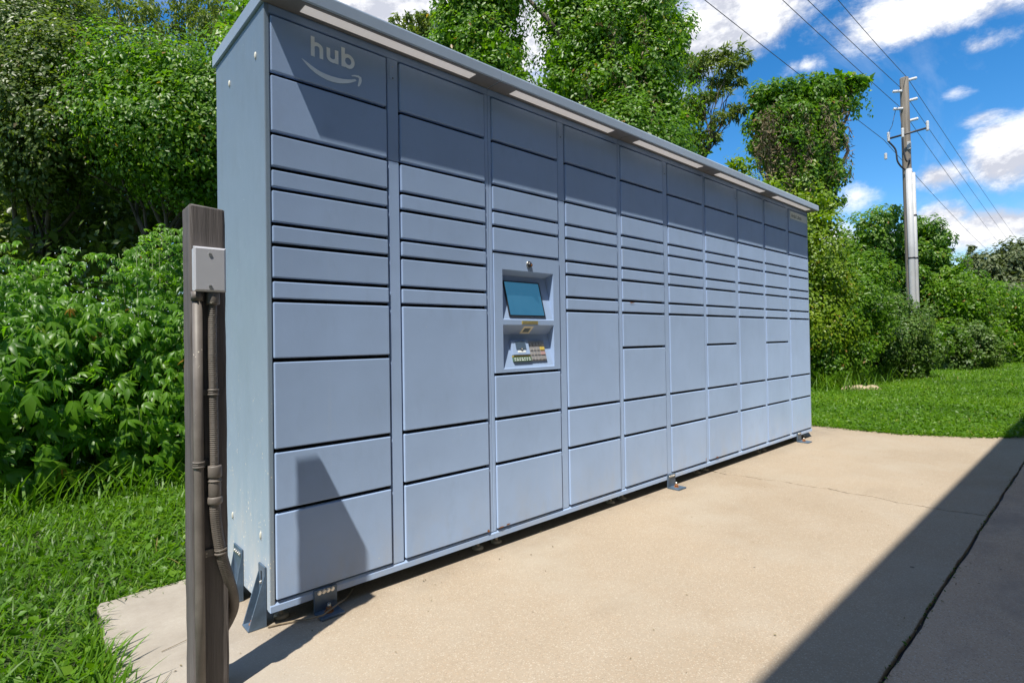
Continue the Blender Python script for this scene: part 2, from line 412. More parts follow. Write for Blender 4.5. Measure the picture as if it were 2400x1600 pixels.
# ------------------------------------------------------------------ helpers
def link(o, parent=None):
    COL.objects.link(o)
    if parent: o.parent = parent
    return o
def tag(o, label=None, cat=None, group=None, kind=None):
    if label: o['label'] = label
    if cat: o['category'] = cat
    if group: o['group'] = group
    if kind: o['kind'] = kind
    return o
def thing(name, label, cat, loc=(0, 0, 0), rz=0.0, group=None):
    o = bpy.data.objects.new(name, None); o.empty_display_size = 0.2
    link(o); o.location = loc; o.rotation_euler.z = rz
    return tag(o, label, cat, group)
class MB:
    """collects shapes and links them as one mesh object"""
    def __init__(s): s.bm = bmesh.new(); s.mats = []
    def _mi(s, m):
        if m not in s.mats: s.mats.append(m)
        return s.mats.index(m)
    def box(s, a, b, m, bev=0.0, seg=1):
        tmp = bmesh.new()
        bmesh.ops.create_cube(tmp, size=1)
        for v in tmp.verts:
            v.co = Vector([(a[i] + b[i]) / 2 + v.co[i] * (b[i] - a[i]) for i in range(3)])
        if bev: bmesh.ops.bevel(tmp, geom=tmp.edges[:], offset=bev, segments=seg, affect='EDGES', profile=0.5)
        return s.merge(tmp, m)
    def merge(s, tmp, m, mat=None, smooth=False):
        mi = s._mi(m)
        mp = {}
        for v in tmp.verts: mp[v] = s.bm.verts.new(mat @ v.co if mat else v.co)
        for f in tmp.faces:
            try:
                g = s.bm.faces.new([mp[v] for v in f.verts]); g.material_index = mi; g.smooth = smooth or f.smooth
            except ValueError: pass
        tmp.free()
        return s
    def poly(s, pts, m, flip=False):
        vs = [s.bm.verts.new(p) for p in (reversed(pts) if flip else pts)]
        f = s.bm.faces.new(vs); f.material_index = s._mi(m); return f
    def prism(s, pts, off, m):
        """pts polygon swept by vector off"""
        off = Vector(off); n = len(pts)
        a = [s.bm.verts.new(p) for p in pts]; b = [s.bm.verts.new(Vector(p) + off) for p in pts]
        mi = s._mi(m)
        fs = [s.bm.faces.new(a), s.bm.faces.new(list(reversed(b)))]
        for i in range(n): fs.append(s.bm.faces.new([a[i], b[i], b[(i + 1) % n], a[(i + 1) % n]]))
        for f in fs: f.material_index = mi
        return s
    def tube(s, path, rad, m, seg=8, cap=True, smooth=True):
        path = [Vector(p) for p in path]
        rads = rad if isinstance(rad, (list, tuple)) else [rad] * len(path)
        mi = s._mi(m); rings = []
        ref = None
        for i, p in enumerate(path):
            t = (path[min(i + 1, len(path) - 1)] - path[max(i - 1, 0)]).normalized()
            if ref is None:
                ref = t.orthogonal().normalized()
            u = (ref - t * ref.dot(t)).normalized(); ref = u
            w = t.cross(u)
            rings.append([s.bm.verts.new(p + (u * math.cos(k * 2 * math.pi / seg) + w * math.sin(k * 2 * math.pi / seg)) * rads[i]) for k in range(seg)])
        for a, b in zip(rings, rings[1:]):
            for k in range(seg):
                f = s.bm.faces.new([a[k], a[(k + 1) % seg], b[(k + 1) % seg], b[k]]); f.material_index = mi; f.smooth = smooth
        if cap:
            for f in (s.bm.faces.new(list(reversed(rings[0]))), s.bm.faces.new(rings[-1])): f.material_index = mi
        return s
    def cyl(s, a, b, r, m, seg=12, r2=None):
        return s.tube([a, b], [r, r if r2 is None else r2], m, seg)
    def ball(s, c, r, m, seg=10, scale=(1, 1, 1)):
        tmp = bmesh.new(); bmesh.ops.create_uvsphere(tmp, u_segments=seg, v_segments=max(4, seg // 2), radius=r)
        return s.merge(tmp, m, Matrix.Translation(c) @ Matrix.Diagonal((*scale, 1)), True)
    def build(s, name, parent=None, label=None, cat=None, group=None, kind=None, loc=None):
        bmesh.ops.recalc_face_normals(s.bm, faces=s.bm.faces[:])
        me = bpy.data.meshes.new(name); s.bm.to_mesh(me); s.bm.free()
        for m in s.mats: me.materials.append(m)
        o = bpy.data.objects.new(name, me); link(o, parent)
        if loc: o.location = loc
        return tag(o, label, cat, group, kind)
def dup(o, parent, loc=None, rot=None):
    c = o.copy(); COL.objects.link(c); c.parent = parent
    for k in ('label', 'group', 'category'):
        if parent is not None and k in c: del c[k]
    if loc is not None: c.location = loc
    if rot is not None: c.rotation_euler = rot
    return c

# ------------------------------------------------------------------ ground
def jag(a, b, n, amp, r):
    out = []
    for i in range(n):
        t = i / n
        p = Vector(a).lerp(Vector(b), t)
        if i: p += Vector((r.uniform(-amp, amp), r.uniform(-amp, amp), 0))
        out.append(p)
    return out
g = MB()
g.poly([(-450, -450, -0.045), (450, -450, -0.045), (450, 450, -0.045), (-450, 450, -0.045)], M['soil'])
g.build('lawn', kind='structure')
rr = random.Random(3)
# crack through the pad, from the locker front to the joint (and on under the locker)
crack = [(3.07, 0.665), (3.09, 0.3), (3.10, 0.0), (3.085, -0.10), (3.13, -0.22), (3.125, -0.33), (3.165, -0.46), (3.15, -0.60), (3.185, -0.72), (3.16, -0.84), (3.175, -0.97), (3.14, -1.10), (3.155, -1.22), (3.15, -1.34), (3.185, -1.43), (3.18, -1.494)]
fine = []
for (x0, y0), (x1, y1) in zip(crack, crack[1:]):
    for k in range(5):
        t = k / 5
        fine.append((x0 + (x1 - x0) * t + rr.uniform(-0.006, 0.006), y0 + (y1 - y0) * t))
fine.append(crack[-1])
def edge_n(x): return -1.494 + 0.002 * math.sin(x * 9.3) * math.sin(x * 3.1) + rr.uniform(-0.0022, 0.0022)
pad = bpy.data.objects.new('concrete_pad', None); link(pad); tag(pad, kind='structure')
south_l = [(-0.43 + i * 3.61 / 70, edge_n(-0.43 + i * 3.61 / 70)) for i in range(70)]
gap = [0.0055 + 0.0060 * rr.random() for _ in fine]
left_poly = south_l + [(x - w, y) for (x, y), w in zip(reversed(fine), reversed(gap))] + [(2.0, 0.667), (0.4, 0.662), (-0.12, 0.667), (-0.20, 0.655), (-0.27, 0.668), (-0.36, 0.652), (-0.405, 0.655), (-0.418, 0.62), (-0.412, 0.5), (-0.425, 0.35), (-0.422, 0.2), (-0.43, 0.05), (-0.425, -0.6)]
xs = [3.18 + i * 3.35 / 60 for i in range(61)]
right_poly = [(x + w, y) for (x, y), w in zip(fine, gap)][::1]
right_poly = right_poly[:-1] + [(x + 0.004, edge_n(x)) for x in xs] + [(6.45, -1.42), (6.22, -1.31), (6.0, -1.08), (5.86, -0.83), (5.76, -0.60), (5.745, -0.35), (5.77, 0.0), (5.785, 0.25), (5.76, 0.5), (5.75, 0.665)]
def slab(poly, name, parent, top, thick, m):
    mb = MB()
    mb.prism([(x, y, top) for x, y in poly], (0, 0, -thick), m)
    o = mb.build(name, parent)
    md = o.modifiers.new('edge', 'BEVEL'); md.width = 0.0035; md.segments = 2; md.limit_method = 'ANGLE'; md.angle_limit = R(60)
    return o
slab(left_poly, 'slab', pad, 0.0, 0.12, M['pad'])
slab(right_poly, 'slab', pad, 0.0, 0.12, M['pad'])
south_edge = [(x, edge_n(x) - 0.0115 + 0.0015 * math.sin(x * 7)) for x in [-1.2 + i * 10.2 / 150 for i in range(151)]]
ap = MB()
ap.prism([(x, y, -0.004) for x, y in [(-1.3, -6.0), (9.2, -6.0)] + list(reversed(south_edge))], (0, 0, -0.12), M['apron'])
apron = ap.build('concrete_apron', kind='structure')
# dirt filling the joint, lying lower than both slabs
jd = MB()
jd.box((-1.2, -1.53, -0.043), (6.6, -1.47, -0.016), M['gasket'])
jd.build('joint_dirt', apron)

# ------------------------------------------------------------------ the store whose wall stands just behind the viewer; its top edge throws the broad shadow
bt = thing('store_building', 'beige store building behind the viewer whose wall throws the broad shadow along the pad', 'building', (0, -6, 0))
WALL_H = 4.2
wy = -1.255 - WALL_H / 4.5 + 6.0
mb = MB(); mb.box((-7, -6, -0.05), (24, wy - 0.02, WALL_H - 0.12), M['stucco']); mb.build('wall', bt)
mb = MB(); mb.box((-7.03, -6.02, WALL_H - 0.119), (24.03, wy, WALL_H), M['canopy'], 0.004); mb.build('parapet_cap', bt)

# ------------------------------------------------------------------ parcel locker
W = 1.0057; ZB = 0.055; HT = 2.1; DP = 0.597
locker = thing('parcel_locker', 'long blue-grey outdoor parcel locker with many doors, a canopy and a touch screen', 'parcel locker')
ROWS_A = [2.065, 1.861, 1.653, 1.531, 1.459, 1.337, 1.265, 1.143, 1.071, 0.863, 0.550, 0.340, 0.035]
ROWS_B = [2.065, 1.861, 1.653, 1.531, 1.459, 1.337, 1.265, 1.143, 1.071, 0.550, 0.340, 0.035]
ROWS_K1 = [2.065, 1.861, 1.653, 1.531, 1.459, 1.337]
ROWS_K2 = [0.759, 0.550, 0.340, 0.035]
DOORCACHE = {}
rd = random.Random(11)
def door(x0, x1, z0, z1, rust=False):
    w, h = round(x1 - x0, 4), round(z1 - z0, 4)
    key = (w, h)
    if key not in DOORCACHE:
        mb = MB(); mb.box((-w / 2, -0.0065, -h / 2), (w / 2, 0.016, h / 2), M['paint'], 0.0036, 2)
        # the top lip of each door is folded back a little lower, leaving a finger slot
        o = mb.build('locker_door', locker); DOORCACHE[key] = o
    else:
        o = DOORCACHE[key].copy(); COL.objects.link(o)
    o.parent = locker
    o.location = ((x0 + x1) / 2, rd.uniform(-0.0008, 0.0008), (z0 + z1) / 2 + ZB)
    o.rotation_euler = (R(rd.uniform(-0.12, 0.12)), 0, R(rd.uniform(-0.10, 0.10)))
    return o
def column(x0, x1, rows):
    for zt, zb in zip(rows, rows[1:]):
        top = zt - (0.0080 if zt < 2.06 else 0.003); bot = zb + (0.0062 if zb > 0.04 else 0.003)
        door(x0, x1, bot, top)
def ob(name, a, b, m, bev=0.001, parent=None):
    mb = MB(); mb.box(a, b, m, bev); return mb.build(name, parent or locker)
for i in range(5):
    X = i * W
    # carcass: painted shell, dark inside seen through the slots
    mb = MB()
    mb.box((X + 0.002, 0.070, ZB + 0.004), (X + W - 0.002, DP, ZB + HT - 0.002), M['paint'])
    # dark boards behind the doors, left out behind the control panel
    spans = [(X + 0.003, X + W - 0.003, ZB + 0.006, ZB + HT - 0.004)]
    if i == 1:
        spans = [(X + 0.003, X + 0.474, ZB + 0.006, ZB + 0.764), (X + 0.003, X + 0.474, ZB + 1.332, ZB + HT - 0.004), (X + 0.476, X + W - 0.003, ZB + 0.006, ZB + HT - 0.004)]
    for xa_, xb_, za_, zb_ in spans: mb.box((xa_, 0.0235, za_), (xb_, 0.069, zb_), M['gasket'])
    mb.build('cabinet', locker)
    if i > 0: ob('stile', (X + 0.0008, 0.0, ZB + 0.03), (X + 0.0185, 0.0225, ZB + 2.069), M['paint'], 0.0015)
    if i < 4: ob('stile', (X + 0.985, 0.0, ZB + 0.03), (X + W - 0.0008, 0.0225, ZB + 2.069), M['paint'], 0.0015)
    # middle stile in two lengths, the upper with a small screwed plate
    zs = ZB + 1.653
    ob('stile', (X + 0.4785, -0.0005, ZB + 0.03), (X + 0.5265, 0.0225, zs - 0.002), M['paint'], 0.0015)
    st = ob('stile', (X + 0.4785, -0.0005, zs + 0.002), (X + 0.5265, 0.0225, ZB + 2.069), M['paint'], 0.0015)
    pl = MB(); pl.box((X + 0.488, -0.0022, ZB + 1.985), (X + 0.517, -0.0005, ZB + 2.045), M['paint'], 0.0008); pl.build('access_plate', st)
    for zz in (2.037, 1.991):
        sc = MB(); sc.cyl((X + 0.5025, -0.0022, ZB + zz), (X + 0.5025, -0.0036, ZB + zz), 0.0028, M['steel'] if zz > 2 else M['dark_metal'], 8); sc.build('screw', st)
    ob('top_rail', (X + 0.0008, 0.0, ZB + 2.0705), (X + W - 0.0008, 0.0225, ZB + HT), M['paint'], 0.0015)
    # bottom rail: face plus sloping shelf under the doors
    mb = MB()
    x0, x1 = X + 0.0008, X + W - 0.0008
    prof = [(-0.004, ZB), (-0.004, ZB + 0.021), (0.004, ZB + 0.0295), (0.0225, ZB + 0.0295), (0.0225, ZB)]
    mb.prism([(x0, y, z) for y, z in prof], (x1 - x0, 0, 0), M['paint'])
    mb.build('bottom_rail', locker)
    # canopy length with rounded front edge
    xa, xb = X + (-0.010 if i == 0 else 0.0012), X + W + (0.006 if i == 4 else -0.0012)
    zc = ZB + HT + 0.002
    prof = [(0.612, zc), (0.612, zc + 0.048), (-0.090, zc + 0.051), (-0.098, zc + 0.048), (-0.1015, zc + 0.041), (-0.1015, zc + 0.0005), (-0.0995, zc - 0.002), (-0.094, zc - 0.002), (-0.093, zc)]
    mb = MB(); mb.prism([(xa, y, z) for y, z in prof], (xb - xa, 0, 0), M['canopy'])
    can = mb.build('canopy', locker)
    sf = MB(); sf.box((xa + 0.002, -0.092, zc - 0.0022), (xb - 0.002, -0.002, zc - 0.0002), M['soffit']); sf.build('soffit', can)
    lp = MB(); lp.box((X + 0.115, -0.0765, zc - 0.0048), (X + 0.878, -0.028, zc - 0.0024), M['lamp'], 0.0008); lp.build('light_strip', can)
    # doors
    if i == 1:
        column(X + 0.0215, X + 0.4700, ROWS_K1); column(X + 0.0215, X + 0.4700, ROWS_K2)
        column(X + 0.5335, X + 0.9800, ROWS_B)
    else:
        column(X + 0.0215, X + 0.4700, ROWS_A)
        column(X + 0.5335, X + 0.9800, ROWS_B)
# end panels
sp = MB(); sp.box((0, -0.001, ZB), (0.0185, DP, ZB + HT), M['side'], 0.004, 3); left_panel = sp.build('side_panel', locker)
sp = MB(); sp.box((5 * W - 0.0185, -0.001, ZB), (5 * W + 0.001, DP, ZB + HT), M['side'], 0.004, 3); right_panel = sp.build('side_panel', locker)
for (y, z) in ((0.083, 1.945), (0.400, 1.958), (0.415, 0.240), (0.083, 0.244)):
    mb = MB(); mb.ball((-0.001, y, z + ZB), 0.0065, M['plug'], 10, (0.8, 0.75, 2.3)); mb.build('blanking_plug', left_panel)
# back panel trim so the rear is not bare
ob('back_panel', (0.01, DP, ZB + 0.02), (5 * W - 0.01, DP + 0.006, ZB + HT - 0.01), M['paint'], 0.002)

# decals ------------------------------------------------------------
def ribbon(mb, pts, w, y, m, closed=False):
    P = [Vector((p[0], p[1])) for p in pts]; n = len(P)
    Lft, Rgt = [], []
    for i in range(n):
        if closed: t = (P[(i + 1) % n] - P[(i - 1) % n]).normalized()
        else: t = (P[min(i + 1, n - 1)] - P[max(i - 1, 0)]).normalized()
        nn = Vector((-t.y, t.x))
        ww = w[i] if isinstance(w, list) else w
        Lft.append(P[i] + nn * ww / 2); Rgt.append(P[i] - nn * ww / 2)
    rngi = range(n if closed else n - 1)
    for i in rngi:
        j = (i + 1) % n
        mb.poly([(Lft[i].x, y, Lft[i].y + ZB), (Lft[j].x, y, Lft[j].y + ZB), (Rgt[j].x, y, Rgt[j].y + ZB), (Rgt[i].x, y, Rgt[i].y + ZB)], m)
def arc(cx, cz, rx, rz, a0, a1, n=12):
    return [(cx + rx * math.cos(R(a0 + (a1 - a0) * k / n)), cz + rz * math.sin(R(a0 + (a1 - a0) * k / n))) for k in range(n + 1)]
YD = -0.0082
mb = MB()
ribbon(mb, [(0.1690, 2.0385), (0.1690, 1.9655)], 0.0145, YD, M['white'])                       # h
ribbon(mb, [(0.1690, 1.999)] + arc(0.1850, 2.0010, 0.0160, 0.0130, 165, 0, 12) + [(0.2010, 1.9655)], 0.0140, YD - 0.0004, M['white'])
ribbon(mb, [(0.2280, 2.0175), (0.2280, 1.985)] + arc(0.2440, 1.9855, 0.0160, 0.0130, 180, 350, 12), 0.0140, YD - 0.0004, M['white'])   # u
ribbon(mb, [(0.2605, 2.0175), (0.2605, 1.9665)], 0.0140, YD, M['white'])
ribbon(mb, [(0.2865, 2.0390), (0.2865, 1.9660)], 0.0145, YD, M['white'])                       # b
ribbon(mb, arc(0.3065, 1.9920, 0.0195, 0.0205, 0, 360, 24)[:-1], 0.0140, YD - 0.0004, M['white'], True)
mb.build('logo_lettering', locker, 'white lettering hub')
mb = MB()
low = [(0.128, 1.943), (0.143, 1.929), (0.159, 1.9165), (0.178, 1.906), (0.200, 1.899), (0.221, 1.895), (0.242, 1.894), (0.263, 1.896), (0.284, 1.9005), (0.305, 1.908), (0.323, 1.917), (0.341, 1.9285)]
upp = [(0.1285, 1.9445), (0.144, 1.939), (0.160, 1.931), (0.178, 1.924), (0.196, 1.9185), (0.218, 1.9155), (0.239, 1.9145), (0.262, 1.9155), (0.284, 1.918), (0.302, 1.922), (0.320, 1.927), (0.334, 1.933)]
for a, b, c, d in zip(low, low[1:], upp[1:], upp):
    mb.poly([(p[0], YD, p[1] + ZB) for p in (a, b, c, d)], M['white'])
ribbon(mb, [(0.320, 1.9410), (0.333, 1.9455), (0.348, 1.9470), (0.3555, 1.9435), (0.3560, 1.935), (0.3535, 1.924), (0.3470, 1.9085)], [0.004, 0.0065, 0.009, 0.0125, 0.0125, 0.011, 0.006], YD, M['white'])
mb.build('logo_smile', locker, 'white curved smile arrow')
lb = MB(); lb.box((4.590, -0.0086, ZB + 1.985), (4.997, -0.0072, ZB + 2.052), M['label'], 0.0003); sticker = lb.build('name_sticker', locker)
cu = bpy.data.curves.new('sticker_text', 'FONT'); cu.body = 'Arsia Lakes'; cu.size = 0.052; cu.extrude = 0.0002
to = bpy.data.objects.new('tmp', cu); COL.objects.link(to)
bpy.context.view_layer.update()
me = bpy.data.meshes.new_from_object(to.evaluated_get(bpy.context.evaluated_depsgraph_get()))
bpy.data.objects.remove(to)
me.materials.clear(); me.materials.append(M['print'])
tx = bpy.data.objects.new('sticker_text', me); link(tx, sticker); tx.location = (4.612, -0.0090, ZB + 2.000); tx.rotation_euler = (R(90), 0, 0)

# control panel --------------------------------------------------------
X0, X1 = W + 0.0215, W + 0.4700
Z0, Z1 = ZB + 0.765, ZB + 1.3305
hx0, hx1 = 1.078, 1.430
r1 = (ZB + 1.017, ZB + 1.258); r2 = (ZB + 0.781, ZB + 0.993)
YF = -0.0065
kp = MB()
def face(pts): kp.poly(pts, M['paint'])
zsl = [Z0, r2[0], r2[1], r1[0], r1[1], Z1]
for za, zb_, hole in zip(zsl, zsl[1:], (0, 1, 0, 1, 0)):
    if hole:
        face([(X0, YF, za), (hx0, YF, za), (hx0, YF, zb_), (X0, YF, zb_)])
        face([(hx1, YF, za), (X1, YF, za), (X1, YF, zb_), (hx1, YF, zb_)])
    else:
        face([(X0, YF, za), (X1, YF, za), (X1, YF, zb_), (X0, YF, zb_)])
def recess(z0, z1, dy, dz):
    yb = 0.0205 if dy is None else dy
    # ceiling slopes back and down, the back wall slopes forward to the bottom edge
    face([(hx0, YF, z1), (hx1, YF, z1), (hx1, dy, z1 - dz), (hx0, dy, z1 - dz)])
    face([(hx0, dy, z1 - dz), (hx1, dy, z1 - dz), (hx1, YF + 0.004, z0 + 0.006), (hx0, YF + 0.004, z0 + 0.006)])
    face([(hx0, YF, z0), (hx1, YF, z0), (hx1, YF + 0.004, z0 + 0.006), (hx0, YF + 0.004, z0 + 0.006)])
    for x in (hx0, hx1):
        face([(x, YF, z1), (x, dy, z1 - dz), (x, YF + 0.004, z0 + 0.006), (x, YF, z0)])
recess(r1[0], r1[1], 0.055, 0.020)
recess(r2[0], r2[1], 0.042, 0.046)
for (xa, xb) in ((X0, X0), (X1, X1)): face([(xa, YF, Z0), (xa, 0.018, Z0), (xa, 0.018, Z1), (xa, YF, Z1)])
face([(X0, YF, Z1), (X1, YF, Z1), (X1, 0.018, Z1), (X0, 0.018, Z1)]); face([(X0, YF, Z0), (X1, YF, Z0), (X1, 0.018, Z0), (X0, 0.018, Z0)])
panel = kp.build('control_panel', locker)
def slope1(z): return YF + 0.004 + (0.055 - YF - 0.004) * (z - r1[0] - 0.006) / (r1[1] - 0.020 - r1[0] - 0.006)
def slope2(z): return YF + 0.004 + (0.042 - YF - 0.004) * (z - r2[0] - 0.006) / (r2[1] - 0.046 - r2[0] - 0.006)
def on_slope(fn, x0, x1, z0, z1, t0, t1, name, m, bev=0.0, parent=panel):
    """a plate lying on a sloped face, from height t0 to t1 above it"""
    mb = MB()
    def P(x, z, t):
        dz = 0.02; dy = fn(z + dz) - fn(z); n = Vector((0, -dz, dy)).normalized()
        return Vector((x, fn(z), z)) + n * t
    vs = [P(x, z, t) for t in (t0, t1) for x, z in ((x0, z0), (x1, z0), (x1, z1), (x0, z1))]
    bm = bmesh.new(); v = [bm.verts.new(p) for p in vs]
    for f in ((0, 1, 2, 3), (7, 6, 5, 4), (0, 4, 5, 1), (1, 5, 6, 2), (2, 6, 7, 3), (3, 7, 4, 0)): bm.faces.new([v[k] for k in f])
    if bev: bmesh.ops.bevel(bm, geom=bm.edges[:], offset=bev, segments=2, affect='EDGES', profile=0.5)
    mb.merge(bm, m)
    return mb.build(name, parent)
zb = ZB
bz = on_slope(slope1, 1.122, 1.372, zb + 1.032, zb + 1.210, 0.0005, 0.007, 'screen_bezel', M['black'], 0.002)
on_slope(slope1, 1.129, 1.362, zb + 1.039, zb + 1.203, 0.007, 0.0082, 'screen', M['screen'], 0.0, bz)
# card reader: raised blue block with a dark slot, green instruction strip below
rdr = on_slope(slope2, 1.147, 1.263, zb + 0.842, zb + 0.914, 0.0004, 0.016, 'card_reader', M['paint'], 0.003)
on_slope(slope2, 1.172, 1.240, zb + 0.868, zb + 0.908, 0.016, 0.0185, 'reader_slot', M['bracket'], 0.001, rdr)
on_slope(slope2, 1.180, 1.232, zb + 0.853, zb + 0.863, 0.016, 0.0172, 'reader_lip', M['label'], 0.0, rdr)
mb = MB(); c = Vector((1.206, slope2(zb + 0.874) - 0.0185, zb + 0.875)); mb.cyl(c, c + Vector((0, -0.004, 0)), 0.007, M['black'], 12); mb.cyl(c + Vector((0, -0.004, 0)), c + Vector((0, -0.0045, 0)), 0.004, M['white'], 8); mb.build('reader_mark', rdr)
gs = on_slope(slope2, 1.148, 1.270, zb + 0.812, zb + 0.834, 0.0006, 0.010, 'instruction_strip', M['greenlabel'], 0.001)
on_slope(slope2, 1.148, 1.266, zb + 0.8355, zb + 0.8405, 0.0006, 0.011, 'yellow_bar', M['yellow'], 0.0, gs)
for k in range(7):
    xk = 1.153 + k * 0.0163
    for q in range(2): on_slope(slope2, xk, xk + rd.uniform(0.006, 0.012), zb + 0.816 + q * 0.009, zb + 0.8185 + q * 0.009 + rd.uniform(0, 0.002), 0.010, 0.0106, 'print', M['label'], 0.0, gs)
kpd = on_slope(slope2, 1.268, 1.381, zb + 0.812, zb + 0.911, 0.0006, 0.007, 'keypad', M['keypad'], 0.0015)
for r_ in range(4):
    for c_ in range(4):
        xw = 0.018 if c_ < 3 else 0.031
        xk = 1.274 + c_ * 0.0235
        zk = zb + 0.817 + r_ * 0.0233
        m = M['key'] if c_ < 3 else (M['key'], M['keyred'], M['yellow'], M['key'])[r_]
        on_slope(slope2, xk, xk + xw, zk, zk + 0.0165, 0.007, 0.0105, 'key', m, 0.001, kpd)
# stickers
ys = MB(); ys.box((1.201, YF - 0.0016, ZB + 0.9955), (1.312, YF - 0.0006, ZB + 1.0125), M['yellow']); 
ysk = ys.build('warning_sticker', panel)
for q, (a, b_) in enumerate(((0.0008, 0.0028), (0.0062, 0.0088), (0.0140, 0.0162))):
    pb = MB(); pb.box((1.2045, YF - 0.0020, ZB + 0.9955 + a), (1.309, YF - 0.0016, ZB + 0.9955 + b_), M['print']); pb.build('printed_line', ysk)
def ceil2(x, t, off):  # point on the sloping ceiling of the lower recess
    return Vector((x, YF + (0.042 - YF) * t - off * 0.7, r2[1] - 0.046 * t - off * 0.7))
cs = MB(); cs.poly([ceil2(1.222, 0.14, 0.001), ceil2(1.290, 0.14, 0.001), ceil2(1.290, 0.90, 0.001), ceil2(1.222, 0.90, 0.001)], M['cream'])
csk = cs.build('square_sticker', panel)
cs = MB(); cs.poly([ceil2(1.235, 0.32, 0.0016), ceil2(1.277, 0.32, 0.0016), ceil2(1.277, 0.74, 0.0016), ceil2(1.235, 0.74, 0.0016)], M['print']); cs.build('sticker_picture', csk)
# small camera dome above the screen
mb = MB(); mb.cyl((1.253, YF, ZB + 1.293), (1.253, YF - 0.006, ZB + 1.293), 0.017, M['steel'], 16); mb.ball((1.253, YF - 0.008, ZB + 1.290), 0.0145, M['black'], 14); mb.cyl((1.254, YF - 0.020, ZB + 1.288), (1.2545, YF - 0.024, ZB + 1.287), 0.005, M['rust'], 10)
mb.build('camera_dome', panel)
# blemishes: rust on the lower corners of a few doors
def rust_patch(x, z, w, h):
    mb = MB(); n = 12
    pts = []
    for k in range(n):
        a = 2 * math.pi * k / n
        q = rd.uniform(0.55, 1.1)
        pts.append((x + w * math.cos(a) * q, -0.0084, ZB + z + h * math.sin(a) * q))
    mb.poly(pts, M['rust']); mb.build('rust_spot', locker)
for x, z, w, h in ((0.968, 0.044, 0.010, 0.006), (1.045, 0.042, 0.028, 0.003), (1.09, 0.046, 0.016, 0.004), (3.142, 0.043, 0.025, 0.005), (2.978, 0.052, 0.005, 0.012), (2.12, 1.133, 0.030, 0.003)):
    rust_patch(x, z, w, h)

# feet, brackets -----------------------------------------------------------
def foot():
    mb = MB()
    mb.cyl((0, 0, 0.001), (0, 0, 0.007), 0.0265, M['pad_foot'], 18); mb.cyl((0, 0, 0.007), (0, 0, 0.012), 0.0265, M['pad_foot'], 18, 0.014)
    mb.cyl((0, 0, 0.012), (0, 0, ZB + 0.002), 0.0075, M['pad_foot'], 10); mb.cyl((0, 0, 0.030), (0, 0, 0.037), 0.0125, M['steel'], 6)
    return mb.build('levelling_foot', locker)
f0 = foot(); f0.location = (0.059, 0.063, 0)
for x in (0.96, 1.074, 1.967, 2.082, 2.974, 3.089, 3.975, 4.085, 4.965): dup(f0, locker, (x, 0.062, 0))
for x in (0.06, 0.96, 1.074, 1.967, 2.082, 2.974, 3.089, 3.975, 4.085, 4.965): dup(f0, locker, (x, 0.53, 0))
def bolt_small(parent, c, axis='y', r=0.0068):
    mb = MB(); d = Vector((0, -1, 0)) if axis == 'y' else Vector((-1, 0, 0))
    c = Vector(c); mb.cyl(c, c + d * 0.0015, r * 1.15, M['steel'], 12); mb.cyl(c + d * 0.0015, c + d * 0.005, r * 0.8, M['steel'], 6)
    return mb.build('bolt', parent)
def anchor(parent, x, y, z):
    mb = MB(); mb.cyl((x, y, z), (x, y, z + 0.003), 0.016, M['rust'], 14); mb.cyl((x, y, z + 0.003), (x, y, z + 0.016), 0.0105, M['rust'], 6); mb.cyl((x, y, z + 0.016), (x, y, z + 0.030), 0.0062, M['steel'], 10)
    return mb.build('anchor_bolt', parent)
def angle_bracket(x, w, proj):
    mb = MB()
    mb.box((x, -0.0125, 0.001), (x + w, -0.0045, 0.086), M['bracket'], 0.0012)
    mb.box((x, -proj, 0.001), (x + w, -0.0127, 0.0095), M['bracket'], 0.0012)
    o = mb.build('floor_bracket', locker)
    for k in range(4): bolt_small(o, (x + w * (0.22 + 0.19 * k), -0.0127, 0.0745))
    anchor(o, x + w * 0.5, -0.012 - (proj - 0.012) * 0.42, 0.0097)
    return o
angle_bracket(0.149, 0.086, 0.076); angle_bracket(2.474, 0.090, 0.090); angle_bracket(4.640, 0.092, 0.104)
def gusset(y0, y1, zt, proj, slot=True):
    mb = MB()
    mb.box((-0.008, y0, 0.001), (-0.0015, y1, zt), M['bracket'], 0.001)
    mb.box((-proj, y0, 0.001), (-0.0082, y1, 0.008), M['bracket'], 0.001)
    for y in (y0, y1 - 0.006):
        mb.prism([(-0.0083, y + 0.0003, 0.0083), (-proj + 0.002, y + 0.0003, 0.0083), (-0.0083, y + 0.0003, zt - 0.030)], (0, 0.0054, 0), M['bracket'])
    o = mb.build('side_bracket', locker)
    ym = (y0 + y1) / 2
    if slot:
        s_ = MB(); s_.box((-0.0092, ym - 0.004, zt - 0.075), (-0.0081, ym + 0.004, zt - 0.020), M['gasket']); s_.build('slot', o)
        bolt_small(o, (-0.0092, ym, zt - 0.058), 'x', 0.006)
    else:
        for k in range(4): bolt_small(o, (-0.0092, y0 + (y1 - y0) * (0.16 + 0.2 * k), zt - 0.020), 'x', 0.0062)
    anchor(o, -proj * 0.55, ym, 0.0082)
gusset(0.027, 0.092, 0.205, 0.063)
gusset(0.285, 0.385, 0.195, 0.040, False)

# loose cable lying under the front left corner
mb = MB(); mb.tube([(-0.004, 0.012, 0.006), (0.03, 0.004, 0.006), (0.086, -0.016, 0.007), (0.12, -0.046, 0.012), (0.155, -0.070, 0.020), (0.20, -0.048, 0.022), (0.235, -0.030, 0.024), (0.262, -0.010, 0.018), (0.30, 0.03, 0.01), (0.36, 0.10, 0.005)], 0.0032, M['dry'], 6)
mb.build('cable', None, 'thin worn cable lying across the floor bracket at the near locker corner', 'cable')

